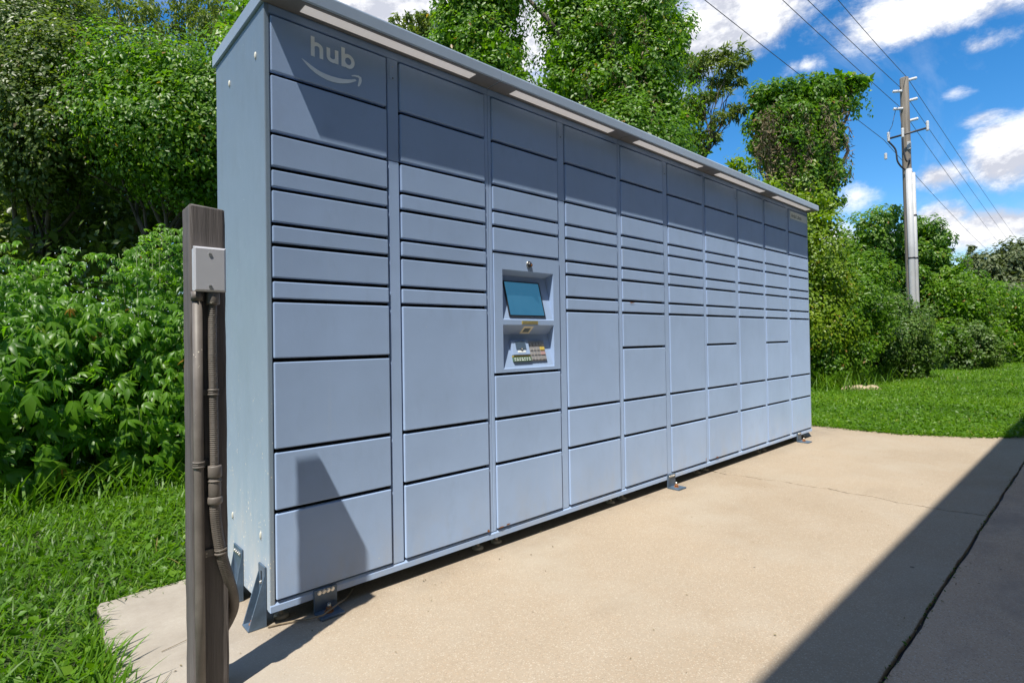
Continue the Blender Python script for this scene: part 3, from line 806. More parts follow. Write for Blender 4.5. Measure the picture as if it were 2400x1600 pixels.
# ------------------------------------------------------------------ timber post with junction box and conduits
post = thing('timber_post', 'weathered dark timber post with grey junction box and two conduits in front of the locker', 'post', (-0.2435, -0.2255, 0))
def PP(x, y, z): return (x + 0.2435, y + 0.2255, z)
px0, px1, py0, py1, pz = -0.288, -0.199, -0.270, -0.181, 1.362
bm = bmesh.new(); bmesh.ops.create_cube(bm, size=1)
for v in bm.verts: v.co = Vector(((px0 + px1) / 2 + v.co.x * (px1 - px0), (py0 + py1) / 2 + v.co.y * (py1 - py0), pz / 2 - 0.03 + v.co.z * (pz + 0.06)))
bmesh.ops.subdivide_edges(bm, edges=[e for e in bm.edges if abs(e.verts[0].co.z - e.verts[1].co.z) > 0.5], cuts=26, use_grid_fill=True)
bmesh.ops.bevel(bm, geom=[e for e in bm.edges if len(e.link_faces) == 2 and e.calc_face_angle(0) > 1.0], offset=0.008, segments=3, affect='EDGES', profile=0.5)
rw = random.Random(4)
for v in bm.verts:
    k = 0.0012
    v.co += Vector((rw.uniform(-k, k), rw.uniform(-k, k), rw.uniform(-k, k)))
    if v.co.z > pz - 0.02: v.co.z += -0.006 * (v.co.x - px0) / (px1 - px0) + rw.uniform(-0.002, 0.002)
mb = MB(); mb.merge(bm, M['timber'], Matrix.Translation((0.2435, 0.2255, 0)))
mb.build('timber', post)
# junction box with bevelled cover
bx0, bx1, bz0, bz1 = -0.287, -0.2075, 1.119, 1.240
mb = MB(); mb.box(PP(bx0 + 0.003, -0.300, bz0 + 0.003), PP(bx1 - 0.003, -0.2705, bz1 - 0.003), M['boxgrey'], 0.002)
jb = mb.build('junction_box', post)
mb = MB()
def rect(x0, x1, z0, z1, y): return [PP(x0, y, z0), PP(x1, y, z0), PP(x1, y, z1), PP(x0, y, z1)]
o1 = rect(bx0, bx1, bz0, bz1, -0.3005); o2 = rect(bx0, bx1, bz0, bz1, -0.303); o3 = rect(bx0 + 0.005, bx1 - 0.005, bz0 + 0.005, bz1 - 0.005, -0.3075)
for A, B_ in ((o1, o2), (o2, o3)):
    for k in range(4): mb.poly([A[k], A[(k + 1) % 4], B_[(k + 1) % 4], B_[k]], M['boxgrey'])
mb.poly(o3, M['boxgrey']); mb.poly(o1, M['boxgrey'])
cov = mb.build('cover', jb)
for z in (bz1 - 0.020, bz0 + 0.014):
    mb = MB(); mb.cyl(PP(-0.2475, -0.3077, z), PP(-0.2475, -0.3095, z), 0.0045, M['steel'], 12); mb.box(PP(-0.2508, -0.3099, z - 0.0006), PP(-0.2442, -0.3095, z + 0.0006), M['black']); mb.build('screw', jb)
# lag screw on the timber
mb = MB(); mb.cyl(PP(-0.283, -0.2705, 1.112), PP(-0.283, -0.279, 1.112), 0.006, M['dark_metal'], 8); mb.cyl(PP(-0.283, -0.279, 1.112), PP(-0.283, -0.2795, 1.112), 0.003, M['steel'], 6); mb.build('lag_screw', post)
# rigid conduit
cx, cy = -0.2745, -0.2845
mb = MB(); mb.tube([PP(cx, cy, z) for z in (-0.02, 0.3, 0.7, 1.121)], 0.0122, M['conduit'], 14); mb.build('conduit', post)
mb = MB(); mb.cyl(PP(cx, cy, 1.094), PP(cx, cy, 1.119), 0.0152, M['conduit'], 14); mb.build('conduit_connector', post)
# flexible conduit: ribbed, bulges out to the right and tucks in behind the post near the ground
fx, fy = -0.238, -0.287
path = [(fx, fy, 1.085), (fx - 0.001, fy, 0.95), (fx + 0.000, fy, 0.85), (fx + 0.001, fy, 0.70), (fx + 0.001, fy, 0.62)]
def catmull(pts, n):
    P = [Vector(p) for p in pts]; out = []
    for i in range(len(P) - 1):
        p0, p1, p2, p3 = P[max(i - 1, 0)], P[i], P[i + 1], P[min(i + 2, len(P) - 1)]
        for k in range(n):
            t = k / n
            out.append(0.5 * ((2 * p1) + (-p0 + p2) * t + (2 * p0 - 5 * p1 + 4 * p2 - p3) * t * t + (-p0 + 3 * p1 - 3 * p2 + p3) * t ** 3))
    out.append(P[-1]); return out
def ribbed(pts, r, pitch, amp):
    out, rad, acc = [], [], 0
    prev = pts[0]
    for p in pts:
        acc += (p - prev).length; prev = p
        out.append(p); rad.append(r + amp * math.sin(acc / pitch * 2 * math.pi))
    return out, rad
def resample(pts, step):
    out = [pts[0]]; acc = 0
    for a, b in zip(pts, pts[1:]):
        L = (b - a).length; d = step - acc
        while d <= L: out.append(a.lerp(b, d / L)); d += step
        acc = (acc + L) % step
    return out
up = resample(catmull([PP(*p) for p in path], 20), 0.0013)
pts, rad = ribbed(up, 0.0112, 0.0056, 0.0008)
mb = MB(); mb.tube(pts, rad, M['conduit'], 10); mb.build('flexible_conduit', post)
lowp = [(fx + 0.001, fy, 0.545), (fx + 0.003, fy + 0.001, 0.50), (fx + 0.010, fy + 0.004, 0.44), (fx + 0.020, fy + 0.008, 0.385), (fx + 0.038, fy + 0.020, 0.32), (fx + 0.056, fy + 0.045, 0.26), (fx + 0.066, fy + 0.075, 0.21), (fx + 0.062, fy + 0.105, 0.165), (fx + 0.045, fy + 0.125, 0.12), (fx + 0.02, fy + 0.135, 0.07), (fx + 0.0, fy + 0.135, -0.01)]
lo = resample(catmull([PP(*p) for p in lowp], 20), 0.0014)
pts, rad = ribbed(lo, 0.0142, 0.0056, 0.0007)
mb = MB(); mb.tube(pts, rad, M['conduit'], 12); mb.build('flexible_conduit', post)
def fitting(z0, z1, r, name='coupling', x=fx + 0.001, y=fy):
    mb = MB(); mb.tube([PP(x, y, z0), PP(x, y, z0 + 0.004), PP(x, y, z1 - 0.004), PP(x, y, z1)], [r * 0.92, r, r, r * 0.9], M['conduit'], 16); return mb.build(name, post)
fitting(1.085, 1.120, 0.0175); fitting(0.612, 0.645, 0.0185); fitting(0.560, 0.612, 0.0160); fitting(0.600, 0.606, 0.0180); fitting(0.540, 0.560, 0.0192)
def strap(z, x, y, r, tail):
    mb = MB()
    for k in (-0.006, 0.0, 0.006): mb.tube([PP(x, y, z + k - 0.0024), PP(x, y, z + k + 0.0024)], r + (0.0012 if k else 0.0004), M['conduit'], 16)
    mb.box(PP(x + tail - 0.012, -0.276, z - 0.008), PP(x + tail + 0.012, -0.2702, z + 0.008), M['conduit'], 0.001)
    o = mb.build('conduit_strap', post)
    return o
strap(0.845, fx, fy, 0.0130, -0.022); strap(0.652, cx, cy, 0.0140, 0.024)
mb = MB()
for k in (-0.005, 0.005): mb.tube([PP(fx + 0.0165 , fy + 0.006, 0.405 + k - 0.003), PP(fx + 0.0158, fy + 0.006, 0.405 + k + 0.003)], 0.0166, M['conduit'], 16)
mb.box(PP(fx - 0.024, -0.276, 0.395), PP(fx + 0.004, -0.2702, 0.415), M['conduit'], 0.001); mb.build('conduit_strap', post)

# ------------------------------------------------------------------ foliage machinery
T_OVAL = (np.array([(0, 0, 0), (0.42, 0.30, 0.07), (1, 0, -0.10), (0.42, -0.30, 0.07)]), [(0, 3, 2), (0, 2, 1)])
T_LANCE = (np.array([(0, 0, 0), (0.34, 0.20, 0.05), (0.70, 0.15, 0.0), (1, 0, -0.16), (0.70, -0.15, 0.0), (0.34, -0.20, 0.05), (0.34, 0, 0.0), (0.70, 0, -0.05)]),
           [(0, 6, 1), (6, 7, 2, 1), (7, 3, 2), (0, 5, 6), (5, 4, 7, 6), (4, 3, 7)])
T_NEEDLE = (np.array([(0, 0, 0), (0.5, 0.07, 0.02), (1, 0, -0.05), (0.5, -0.07, 0.02)]), [(0, 3, 2, 1)])
T_BLADE = (np.array([(0, 0.5, 0), (0, -0.5, 0), (0.5, -0.42, 0), (0.5, 0.42, 0), (0.82, 0.25, 0), (0.82, -0.25, 0), (1, 0, 0)]), [(0, 1, 2, 3), (3, 2, 5, 4), (4, 5, 6)])
def unit(v): return v / np.maximum(np.linalg.norm(v, axis=-1, keepdims=True), 1e-9)
def write_mesh(name, V, faces_per, nv, n, tint, mat):
    me = bpy.data.meshes.new(name)
    sizes = np.array([len(f) for f in faces_per]); flat = np.concatenate([np.array(f) for f in faces_per])
    idx = (flat[None, :] + (np.arange(n) * nv)[:, None]).ravel()
    ls = np.tile(sizes, n)
    me.vertices.add(n * nv); me.vertices.foreach_set('co', V.astype(np.float32).ravel())
    me.loops.add(len(idx)); me.loops.foreach_set('vertex_index', idx.astype(np.int32))
    me.polygons.add(len(ls)); st = np.concatenate([[0], np.cumsum(ls)[:-1]])
    me.polygons.foreach_set('loop_start', st.astype(np.int32)); me.polygons.foreach_set('loop_total', ls.astype(np.int32))
    at = me.attributes.new('tint', 'FLOAT', 'POINT'); at.data.foreach_set('value', np.repeat(tint, nv).astype(np.float32))
    me.update(calc_edges=True)
    me.materials.append(mat)
    return me
def leaves(P, N, L, tmpl, r, droop=0.5, width=1.0, axis=None):
    """leaf vertices for centres P, normals N, lengths L"""
    n = len(P)
    N = unit(N)
    if axis is None:
        a = r.normal(size=(n, 3)); a[:, 2] -= droop
    else: a = axis
    a = unit(a - N * np.sum(a * N, 1, keepdims=True))
    b = np.cross(N, a)
    t = tmpl[0] * np.array([1, width, 1])
    V = P[:, None, :] + L[:, None, None] * (t[None, :, 0:1] * a[:, None, :] + t[None, :, 1:2] * b[:, None, :] + t[None, :, 2:3] * N[:, None, :])
    return V
def clump_points(blobs, n, r, sub=0.40, fill=0.26, per=70, zmin=0.0, up=0.7):
    """blobs: (x,y,z,rx,ry,rz).  Leaves gather in small clumps over the blobs' surfaces, some inside."""
    B = np.array(blobs, float)
    area = (B[:, 3] * B[:, 4] + B[:, 4] * B[:, 5] + B[:, 3] * B[:, 5])
    nb = np.maximum(6, (n / per * area / area.sum()).astype(int))
    C, CN, CR = [], [], []
    for bl, k in zip(B, nb):
        d = unit(r.normal(size=(k, 3)))
        q = 0.80 + 0.26 * r.random((k, 1))
        C.append(bl[:3] + d * bl[3:] * q); CN.append(d); CR.append(np.full(k, min(bl[3:]) * sub) * (0.6 + 0.8 * r.random(k)))
    C = np.concatenate(C); CN = np.concatenate(CN); CR = np.concatenate(CR)
    n1 = int(n * (1 - fill))
    w = CR ** 2; i = r.choice(len(C), n1, p=w / w.sum())
    d = unit(r.normal(size=(n1, 3)) + CN[i] * 0.7)
    P = C[i] + d * CR[i][:, None] * (0.80 + 0.28 * r.random((n1, 1)))
    N = d * 0.9 + CN[i] * 0.5 + r.normal(size=(n1, 3)) * 0.36 + np.array([-0.35, -0.2, up])
    tc = r.random(len(C))[i]
    n2 = n - n1
    j = r.choice(len(B), n2, p=area / area.sum())
    d2 = unit(r.normal(size=(n2, 3))) * (r.random((n2, 1)) ** (1 / 2.2)) * 0.85
    P2 = B[j][:, :3] + d2 * B[j][:, 3:]
    N2 = r.normal(size=(n2, 3)) + np.array([0, 0, 0.6])
    P = np.concatenate([P, P2]); N = np.concatenate([N, N2])
    T = np.clip(np.concatenate([tc * 0.45, np.full(n2, 0.2)]) + r.normal(size=n) * 0.17 + 0.22, 0, 0.95)
    T[r.random(n) < 0.006] = 1.0
    keep = P[:, 2] > zmin
    return P[keep], N[keep], T[keep], np.arange(n)[keep] >= n1
def mesh_obj(name, me, parent, kind=None):
    o = bpy.data.objects.new(name, me); link(o, parent)
    return tag(o, kind=kind)
def crown(parent, blobs, n, leaf, mat, r, tmpl=T_OVAL, width=1.0, name='crown', **kw):
    P, N, T, F = clump_points(blobs, n, r, **kw)
    P = P - np.array(parent.location)
    L = leaf * (0.6 + 0.8 * r.random(len(P))) * np.where(F, 1.8, 1.0)
    V = leaves(P, N, L, tmpl, r, 0.6, width)
    return mesh_obj(name, write_mesh(name, V, tmpl[1], len(tmpl[0]), len(P), T, G[mat]), parent)
def strands(parent, starts, lens, leaf, mat, r, step=0.05, tmpl=T_OVAL, width=1.0, sway=0.06, name='hanging_vine', rad=0.05):
    P, T = [], []
    for s, ln in zip(starts, lens):
        k = max(2, int(ln / step)); t = np.linspace(0, 1, k)
        ph = r.random(2) * 6
        x = s[0] + sway * np.sin(t * 3 + ph[0]) + r.normal(size=k) * rad
        y = s[1] + sway * np.sin(t * 3 + ph[1]) + r.normal(size=k) * rad
        z = s[2] - ln * t
        P.append(np.stack([x, y, z], 1)); T.append(np.full(k, r.random() * 0.5))
    P = np.concatenate(P); T = np.clip(np.concatenate(T) + r.random(len(P)) * 0.4, 0, 1)
    keep = P[:, 2] > 0.1; P = P[keep]; T = T[keep]
    N = r.normal(size=(len(P), 3)); N[:, 2] += 0.2
    P = P - np.array(parent.location)
    L = leaf * (0.6 + 0.8 * r.random(len(P)))
    V = leaves(P, N, L, tmpl, r, 1.6, width)
    return mesh_obj(name, write_mesh(name, V, tmpl[1], len(tmpl[0]), len(P), T, G[mat]), parent)
def limbs(parent, base, tops, r0, rr_, mat='bark', name='trunk', bend=0.25):
    """a tapering trunk that forks into limbs reaching the given points"""
    mb = MB(); base = Vector(base); off = Vector(parent.location)
    tops = [Vector(t) for t in tops]
    mean = sum(tops, Vector()) / len(tops)
    fork = base.lerp(Vector((base.x * 0.55 + mean.x * 0.45, base.y * 0.55 + mean.y * 0.45, base.z + (mean.z - base.z) * 0.45)), 1.0)
    def wig(a, b, n):
        out = []
        for i in range(n + 1):
            t = i / n; p = a.lerp(b, t)
            if 0 < i < n: p += Vector((rr_.uniform(-1, 1), rr_.uniform(-1, 1), rr_.uniform(-0.4, 0.4))) * (b - a).length * 0.06
            out.append(p - off)
        return out
    tr = wig(base, fork, 5)
    mb.tube(tr, [r0 * (1.25 if i == 0 else 1 - 0.07 * i) for i in range(6)], M[mat], 8)
    for t in tops:
        q = r0 * rr_.uniform(0.35, 0.6)
        pt = wig(fork, t, 5)
        mb.tube(pt, [q * (1 - 0.16 * i) for i in range(6)], M[mat], 6)
        for s in range(1):
            i = rr_.randint(1, 3); a = pt[i] + off
            e = a + Vector((rr_.uniform(-1, 1), rr_.uniform(-1, 1), rr_.uniform(0.1, 1))) * (t - fork).length * 0.2
            mb.tube(wig(a, e, 3), [q * 0.4, q * 0.3, q * 0.2, q * 0.08], M[mat], 5)
    return mb.build(name, parent)

def plant(name, label, cat, base, blobs, n, leaf, mat, seed, group=None, trunk=0.06, tmpl=T_OVAL, width=1.0, limb_n=None, **kw):
    r = np.random.default_rng(seed); rp = random.Random(seed)
    root = thing(name, label, cat, base, 0, group)
    crown(root, blobs, n, leaf, mat, r, tmpl, width, **kw)
    tops = [(b[0], b[1], b[2] + 0.25 * b[5]) for b in (blobs[:limb_n] if limb_n else blobs)]
    limbs(root, (base[0], base[1], -0.05), tops, trunk, rp)
    return root, r, rp

# compound leaves of the tall weeds near the viewer
def compound_variants(r, k=10):
    out = []
    for _ in range(k):
        V = []
        t0 = T_LANCE[0]
        for j, ang in enumerate((-75, -36, 0, 36, 75)):
            a = R(ang + r.uniform(-9, 9)); s = (0.62, 0.88, 1.08, 0.88, 0.62)[j] * r.uniform(0.85, 1.12)
            tilt = r.uniform(-0.75, -0.15); roll = r.uniform(-0.5, 0.5)
            base = np.array([(-0.10, -0.04, 0.02, -0.04, -0.10)[j], 0, 0])
            t = t0 * np.array([1, r.uniform(0.72, 1.1), 1]) * s
            t[:, 2] -= 0.22 * s * (t[:, 0] / s) ** 2 * r.uniform(0.3, 1.3)
            y, z = t[:, 1] * math.cos(roll) - t[:, 2] * math.sin(roll), t[:, 1] * math.sin(roll) + t[:, 2] * math.cos(roll)
            x, z = t[:, 0] * math.cos(tilt) - z * math.sin(tilt) * 0.3, t[:, 0] * math.sin(tilt) + z
            V.append(np.stack([x * math.cos(a) - y * math.sin(a), x * math.sin(a) + y * math.cos(a), z], 1) + base)
        out.append(np.concatenate(V))
    return out
CF = [[i + 8 * j for i in f] for j in range(5) for f in T_LANCE[1]]
rc = np.random.default_rng(21)
CV = compound_variants(rc)
CM = [write_mesh('leaf', v, CF, 40, 1, np.array([0.3 + 0.06 * i]), G['weed']) for i, v in enumerate(CV)]
CAMP = np.array(cam.matrix_world.translation)
def weed(label, base, blobs, n, size, seed, singles=0, upper_small=True):
    r = np.random.default_rng(seed); rp = random.Random(seed)
    root = thing('weed_shrub', label, 'shrub', base, 0, 'tall weedy shrubs along the left of the lawn')
    P, N, T, F_ = clump_points(blobs, n, r, sub=0.36, fill=0.22, per=26, zmin=0.02, up=0.9)
    m = len(P)
    a = unit(r.normal(size=(m, 3)) * 0.8 + np.array([-0.05, -0.75, -0.35]))
    N = unit(N * 0.6 + np.array([-0.15, -0.35, 0.8]))
    a = unit(a - N * np.sum(a * N, 1, keepdims=True)); b = np.cross(N, a)
    sz = size * (0.6 + 0.75 * r.random(m))
    if upper_small: sz *= np.interp(P[:, 2], [0.3, 1.5], [1.12, 0.55])
    var = r.integers(0, len(CV), m)
    dist = np.linalg.norm(P - CAMP, axis=1) - P[:, 2] * 0.0
    big = np.argsort(dist / sz)[:singles]
    o0 = np.array(base)
    for i in big:
        o = bpy.data.objects.new('leaf', CM[var[i]]); link(o, root)
        mt = Matrix(((a[i, 0] * sz[i], b[i, 0] * sz[i], N[i, 0] * sz[i], P[i, 0] - o0[0]), (a[i, 1] * sz[i], b[i, 1] * sz[i], N[i, 1] * sz[i], P[i, 1] - o0[1]), (a[i, 2] * sz[i], b[i, 2] * sz[i], N[i, 2] * sz[i], P[i, 2] - o0[2]), (0, 0, 0, 1)))
        o.matrix_local = mt
    rest = np.setdiff1d(np.arange(m), big)
    t = np.stack(CV)[var[rest]]
    V = (P[rest] - o0)[:, None, :] + sz[rest][:, None, None] * (t[:, :, 0:1] * a[rest][:, None] + t[:, :, 1:2] * b[rest][:, None] + t[:, :, 2:3] * N[rest][:, None])
    mesh_obj('foliage', write_mesh('foliage', V, CF, 40, len(rest), T[rest], G['weed']), root, 'stuff')
    mb = MB()
    for k in range(26):
        bl = blobs[rp.randrange(len(blobs))]
        x, y = bl[0] + rp.uniform(-0.8, 0.8) * bl[3], bl[1] + rp.uniform(-0.9, 0.7) * bl[4]
        h = bl[2] + bl[5] * rp.uniform(-0.4, 0.3)
        x2, y2 = x + rp.uniform(-0.15, 0.15), y + rp.uniform(-0.2, 0.08)
        mb.tube([(x - base[0], y - base[1], -0.04), ((x + x2) / 2 - base[0] + rp.uniform(-.03, .03), (y + y2) / 2 - base[1], h * 0.5), (x2 - base[0], y2 - base[1], h)], [0.006, 0.005, 0.0025], M['stem'], 5)
    mb.build('stem', root)
    return root
M['stem'] = simple('green_stem', (0.08, 0.12, 0.03), 0.6)
weed('bright weedy shrub at the far left edge of the lawn, cut by the photo edge', (-1.05, 3.3, 0), [(-1.05, 3.25, 0.62, 0.70, 0.62, 0.72), (-0.95, 3.55, 1.05, 0.62, 0.55, 0.62), (-1.7, 3.3, 0.7, 0.6, 0.6, 0.85)], 3300, 0.105, 31, 90)
weed('bright weedy shrub with drooping five-part leaves in the middle of the left thicket', (-0.25, 3.2, 0), [(-0.30, 3.10, 0.55, 0.62, 0.55, 0.66), (-0.12, 3.45, 1.00, 0.50, 0.55, 0.62), (-0.45, 3.5, 1.05, 0.40, 0.50, 0.62)], 3600, 0.105, 32, 110)
weed('tallest of the weedy shrubs, rising just left of the timber post', (0.42, 3.25, 0), [(0.36, 3.05, 0.55, 0.55, 0.50, 0.68), (0.40, 3.40, 1.10, 0.46, 0.50, 0.80), (0.36, 3.42, 1.62, 0.30, 0.34, 0.46)], 4200, 0.092, 33, 100)
weed('weedy shrub mostly hidden behind the near end of the locker', (1.15, 3.3, 0), [(1.1, 3.2, 0.6, 0.6, 0.5, 0.7), (1.2, 3.5, 1.1, 0.6, 0.5, 0.75), (1.9, 3.4, 0.8, 0.6, 0.6, 0.9)], 1300, 0.12, 34, 0)

# dark understorey and the vine hung trees on the left
plant('understory_shrub', 'dark shaded shrub filling the gap under the left trees', 'shrub', (0.225, 7.276, 0.000), [(-1.446, 8.511, 2.586, 1.091, 1.091, 1.091), (-0.510, 7.929, 2.493, 1.003, 1.003, 1.003), (0.250, 6.965, 2.436, 0.861, 0.861, 0.861), (1.060, 6.495, 2.578, 0.885, 0.885, 0.885), (1.844, 5.778, 2.562, 0.885, 0.885, 0.885), (-0.119, 8.372, 3.374, 0.957, 0.957, 0.957), (1.013, 7.338, 3.478, 0.957, 0.957, 0.957), (-1.060, 9.230, 3.521, 0.957, 0.957, 0.957), (-0.523, 6.857, 2.540, 0.579, 0.579, 0.579), (0.021, 6.358, 2.633, 0.579, 0.579, 0.579), (0.509, 5.779, 2.546, 0.570, 0.570, 0.570), (0.968, 5.359, 2.588, 0.570, 0.570, 0.570), (-1.067, 7.354, 2.551, 0.684, 0.684, 0.684), (-0.314, 6.132, 1.946, 0.593, 0.593, 0.593), (0.343, 5.532, 1.932, 0.593, 0.593, 0.593), (-0.971, 6.732, 1.960, 0.593, 0.593, 0.593)], 36000, 0.070, 'dark', 41, trunk=0.03)
r0 = plant('vine_covered_tree', 'vine-smothered tree with a rounded green top left of the locker roof corner', 'tree', (0.597, 5.582, 0.000), [(0.257, 4.775, 3.670, 0.424, 0.424, 0.424), (0.532, 4.390, 3.550, 0.417, 0.417, 0.417), (0.776, 4.438, 3.572, 0.364, 0.364, 0.364), (0.301, 4.335, 3.186, 0.402, 0.402, 0.402), (0.612, 4.053, 3.053, 0.380, 0.380, 0.380), (0.821, 4.134, 2.996, 0.351, 0.351, 0.351), (0.064, 4.688, 3.147, 0.366, 0.366, 0.366), (0.507, 4.288, 2.750, 0.345, 0.345, 0.345), (0.787, 4.170, 2.602, 0.307, 0.307, 0.307), (0.253, 4.789, 2.889, 0.313, 0.313, 0.313), (1.175, 4.214, 3.239, 0.555, 0.555, 0.555), (1.521, 4.432, 3.786, 0.593, 0.593, 0.593)], 62000, 0.042, 'vine', 42, 'vine covered trees', 0.06)
plant('vine_covered_tree', 'dark glossy-leaved tree filling the upper left corner of the photo', 'tree', (-0.530, 6.882, 0.000), [(-0.491, 5.993, 4.119, 0.526, 0.526, 0.526), (-0.197, 5.324, 3.728, 0.432, 0.432, 0.432), (-0.602, 5.564, 3.376, 0.491, 0.491, 0.491), (-0.247, 5.107, 3.150, 0.395, 0.395, 0.395), (-0.516, 6.549, 4.789, 0.561, 0.561, 0.561), (-0.185, 6.115, 4.521, 0.402, 0.402, 0.402), (-0.403, 5.524, 2.869, 0.364, 0.364, 0.364), (-0.671, 5.903, 2.954, 0.370, 0.370, 0.370), (0.012, 5.278, 3.032, 0.278, 0.278, 0.278)], 62000, 0.044, 'dark', 43, 'vine covered trees', 0.07)
def wispy(label, base, sprays, n, leaf, mat, seed, trunk_pts, group, up=0.15, width=1.0, trad=0.05):
    """open tree with narrow hanging leaves on upswept limbs; sprays: (x,y,z,rx,ry,rz)"""
    r = np.random.default_rng(seed); rp = random.Random(seed)
    root = thing('feathery_tree', label, 'tree', base, 0, group)
    off = np.array(base)
    P, N, A, T = [], [], [], []
    B = np.array(sprays); w = B[:, 3] * B[:, 5]; w = w / w.sum()
    twigs = MB()
    for bl, k in zip(B, (w * n / 26).astype(int)):
        for _ in range(max(3, k)):
            d = unit(r.normal(size=3)); s = bl[:3] + d * bl[3:] * r.random() ** 0.45
            e = s + np.array([d[0], d[1], 0]) * bl[3] * 0.35 + np.array([0, 0, up - 0.5 * r.random()]) * bl[5] * 0.8
            m = 26; t = r.random(m)[:, None]
            P.append(s + (e - s) * t + r.normal(size=(m, 3)) * 0.13 * bl[3] - np.array([0, 0, 1]) * (t ** 2) * bl[5] * 0.15)
            A.append(unit((e - s) * 0.6 + r.normal(size=(m, 3)) * np.linalg.norm(e - s) * 0.5 + np.array([0, 0, -0.35]) * bl[5]))
            T.append(np.full(m, r.random() * 0.6) + r.random(m) * 0.3)
            if r.random() < 0.12: twigs.tube([Vector(s - off), Vector((s + e) / 2 - off), Vector(e - off)], [0.006, 0.004, 0.002], M['bark'], 4)
    P = np.concatenate(P); A = np.concatenate(A); T = np.clip(np.concatenate(T), 0, 1)
    N = r.normal(size=P.shape) + np.array([0, 0, 0.5])
    L = leaf * (0.6 + 0.8 * r.random(len(P)))
    V = leaves(P - off, N, L, T_OVAL, r, 0.5, width, A)
    mesh_obj('crown', write_mesh('crown', V, T_OVAL[1], 4, len(P), T, G[mat]), root)
    twigs.build('twigs', root, kind='stuff')
    tp = [Vector(p) for p in trunk_pts]
    limbs(root, tp[0], [tp[-1]] + [Vector((b[0], b[1], b[2])) for b in sprays], trad, rp)
    return root
wispy('thin feathery tree against blue sky at the top left', (0.650, 11.086, 0.000), [(0.122, 11.485, 7.303, 0.502, 0.502, 0.653), (0.498, 10.468, 7.073, 0.359, 0.359, 0.574), (0.986, 10.703, 6.866, 0.502, 0.502, 0.653), (0.865, 10.804, 7.539, 0.419, 0.419, 0.502), (1.235, 10.469, 7.280, 0.419, 0.419, 0.586), (-0.060, 11.641, 8.060, 0.754, 0.754, 0.754)], 5200, 0.11, 'olive', 51, [(0.722, 10.989, 3.439), (0.740, 10.924, 7.123)], 'feathery trees', width=0.55)
wispy('thin feathery tree just left of the locker roof corner', (2.195, 11.029, 0.000), [(2.023, 11.099, 7.684, 0.504, 0.504, 0.757), (2.294, 10.181, 7.121, 0.439, 0.439, 0.658), (1.817, 11.293, 7.230, 0.413, 0.413, 0.578), (2.633, 10.539, 7.854, 0.459, 0.459, 0.596), (2.229, 10.902, 8.321, 0.550, 0.550, 0.715), (3.057, 10.828, 7.956, 0.478, 0.478, 0.574), (1.545, 11.543, 7.052, 0.367, 0.367, 0.367)], 6000, 0.115, 'olive', 52, [(2.207, 10.985, 3.645), (2.260, 10.883, 7.679)], 'feathery trees', width=0.55)
plant('vine_covered_tree', 'leafy tree tip peeping over the locker roof at its near corner', 'tree', (1.905, 7.231, 0.000), [(2.029, 7.050, 6.190, 0.305, 0.305, 0.305), (1.867, 6.932, 5.805, 0.265, 0.265, 0.265), (2.330, 7.181, 6.230, 0.421, 0.421, 0.421), (2.821, 7.004, 6.197, 0.574, 0.574, 0.574), (2.924, 6.919, 5.549, 0.790, 0.790, 0.790)], 7000, 0.06, 'vine', 53, 'vine covered trees', 0.06)

# behind the locker
wispy('small pointed tree far behind the locker, left of the big vine trees', (10.784, 16.050, 0.000), [(10.470, 16.178, 13.094, 0.368, 0.368, 0.553), (10.965, 15.725, 13.167, 0.368, 0.368, 0.663), (11.271, 15.452, 12.658, 0.419, 0.419, 0.502), (10.653, 16.018, 12.588, 0.502, 0.502, 0.502), (11.213, 15.496, 13.329, 0.268, 0.268, 0.402)], 3600, 0.20, 'olive', 54, [(10.806, 15.971, 5.718), (10.965, 15.724, 13.251)], 'feathery trees', width=0.5)
t1, r1_, q1 = plant('vine_covered_tree', 'tall vine-covered tree over the first canopy joint, left of the white cloud gap', 'tree', (6.665, 6.948, 0.000), [(6.248, 6.566, 7.477, 0.614, 0.614, 0.614), (5.929, 6.595, 6.846, 0.534, 0.534, 0.534), (6.243, 6.042, 6.474, 0.558, 0.558, 0.558), (6.626, 5.968, 6.142, 0.448, 0.448, 0.448), (6.044, 7.021, 7.691, 0.429, 0.429, 0.429), (6.637, 6.208, 7.644, 0.491, 0.491, 0.491), (6.317, 6.492, 8.352, 0.790, 0.790, 0.790), (5.854, 6.938, 6.520, 0.526, 0.526, 0.526), (6.613, 5.718, 5.452, 0.507, 0.507, 0.507), (6.115, 6.170, 5.716, 0.592, 0.592, 0.592), (6.964, 6.190, 6.957, 0.268, 0.268, 0.268), (6.111, 6.456, 4.861, 0.775, 0.775, 0.775), (6.807, 5.831, 4.071, 1.034, 1.034, 1.034)], 48000, 0.080, 'vine', 55, 'vine covered trees', 0.12)
strands(t1, [(5.627, 6.193, 6.902), (6.169, 5.707, 6.234), (6.449, 5.587, 6.198), (5.925, 5.790, 6.593), (6.858, 5.878, 7.143), (5.473, 6.340, 6.413)], [1.2, 1.1, 1.3, 0.9, 0.8, 1.0], 0.075, 'vine', r1_, 0.02)
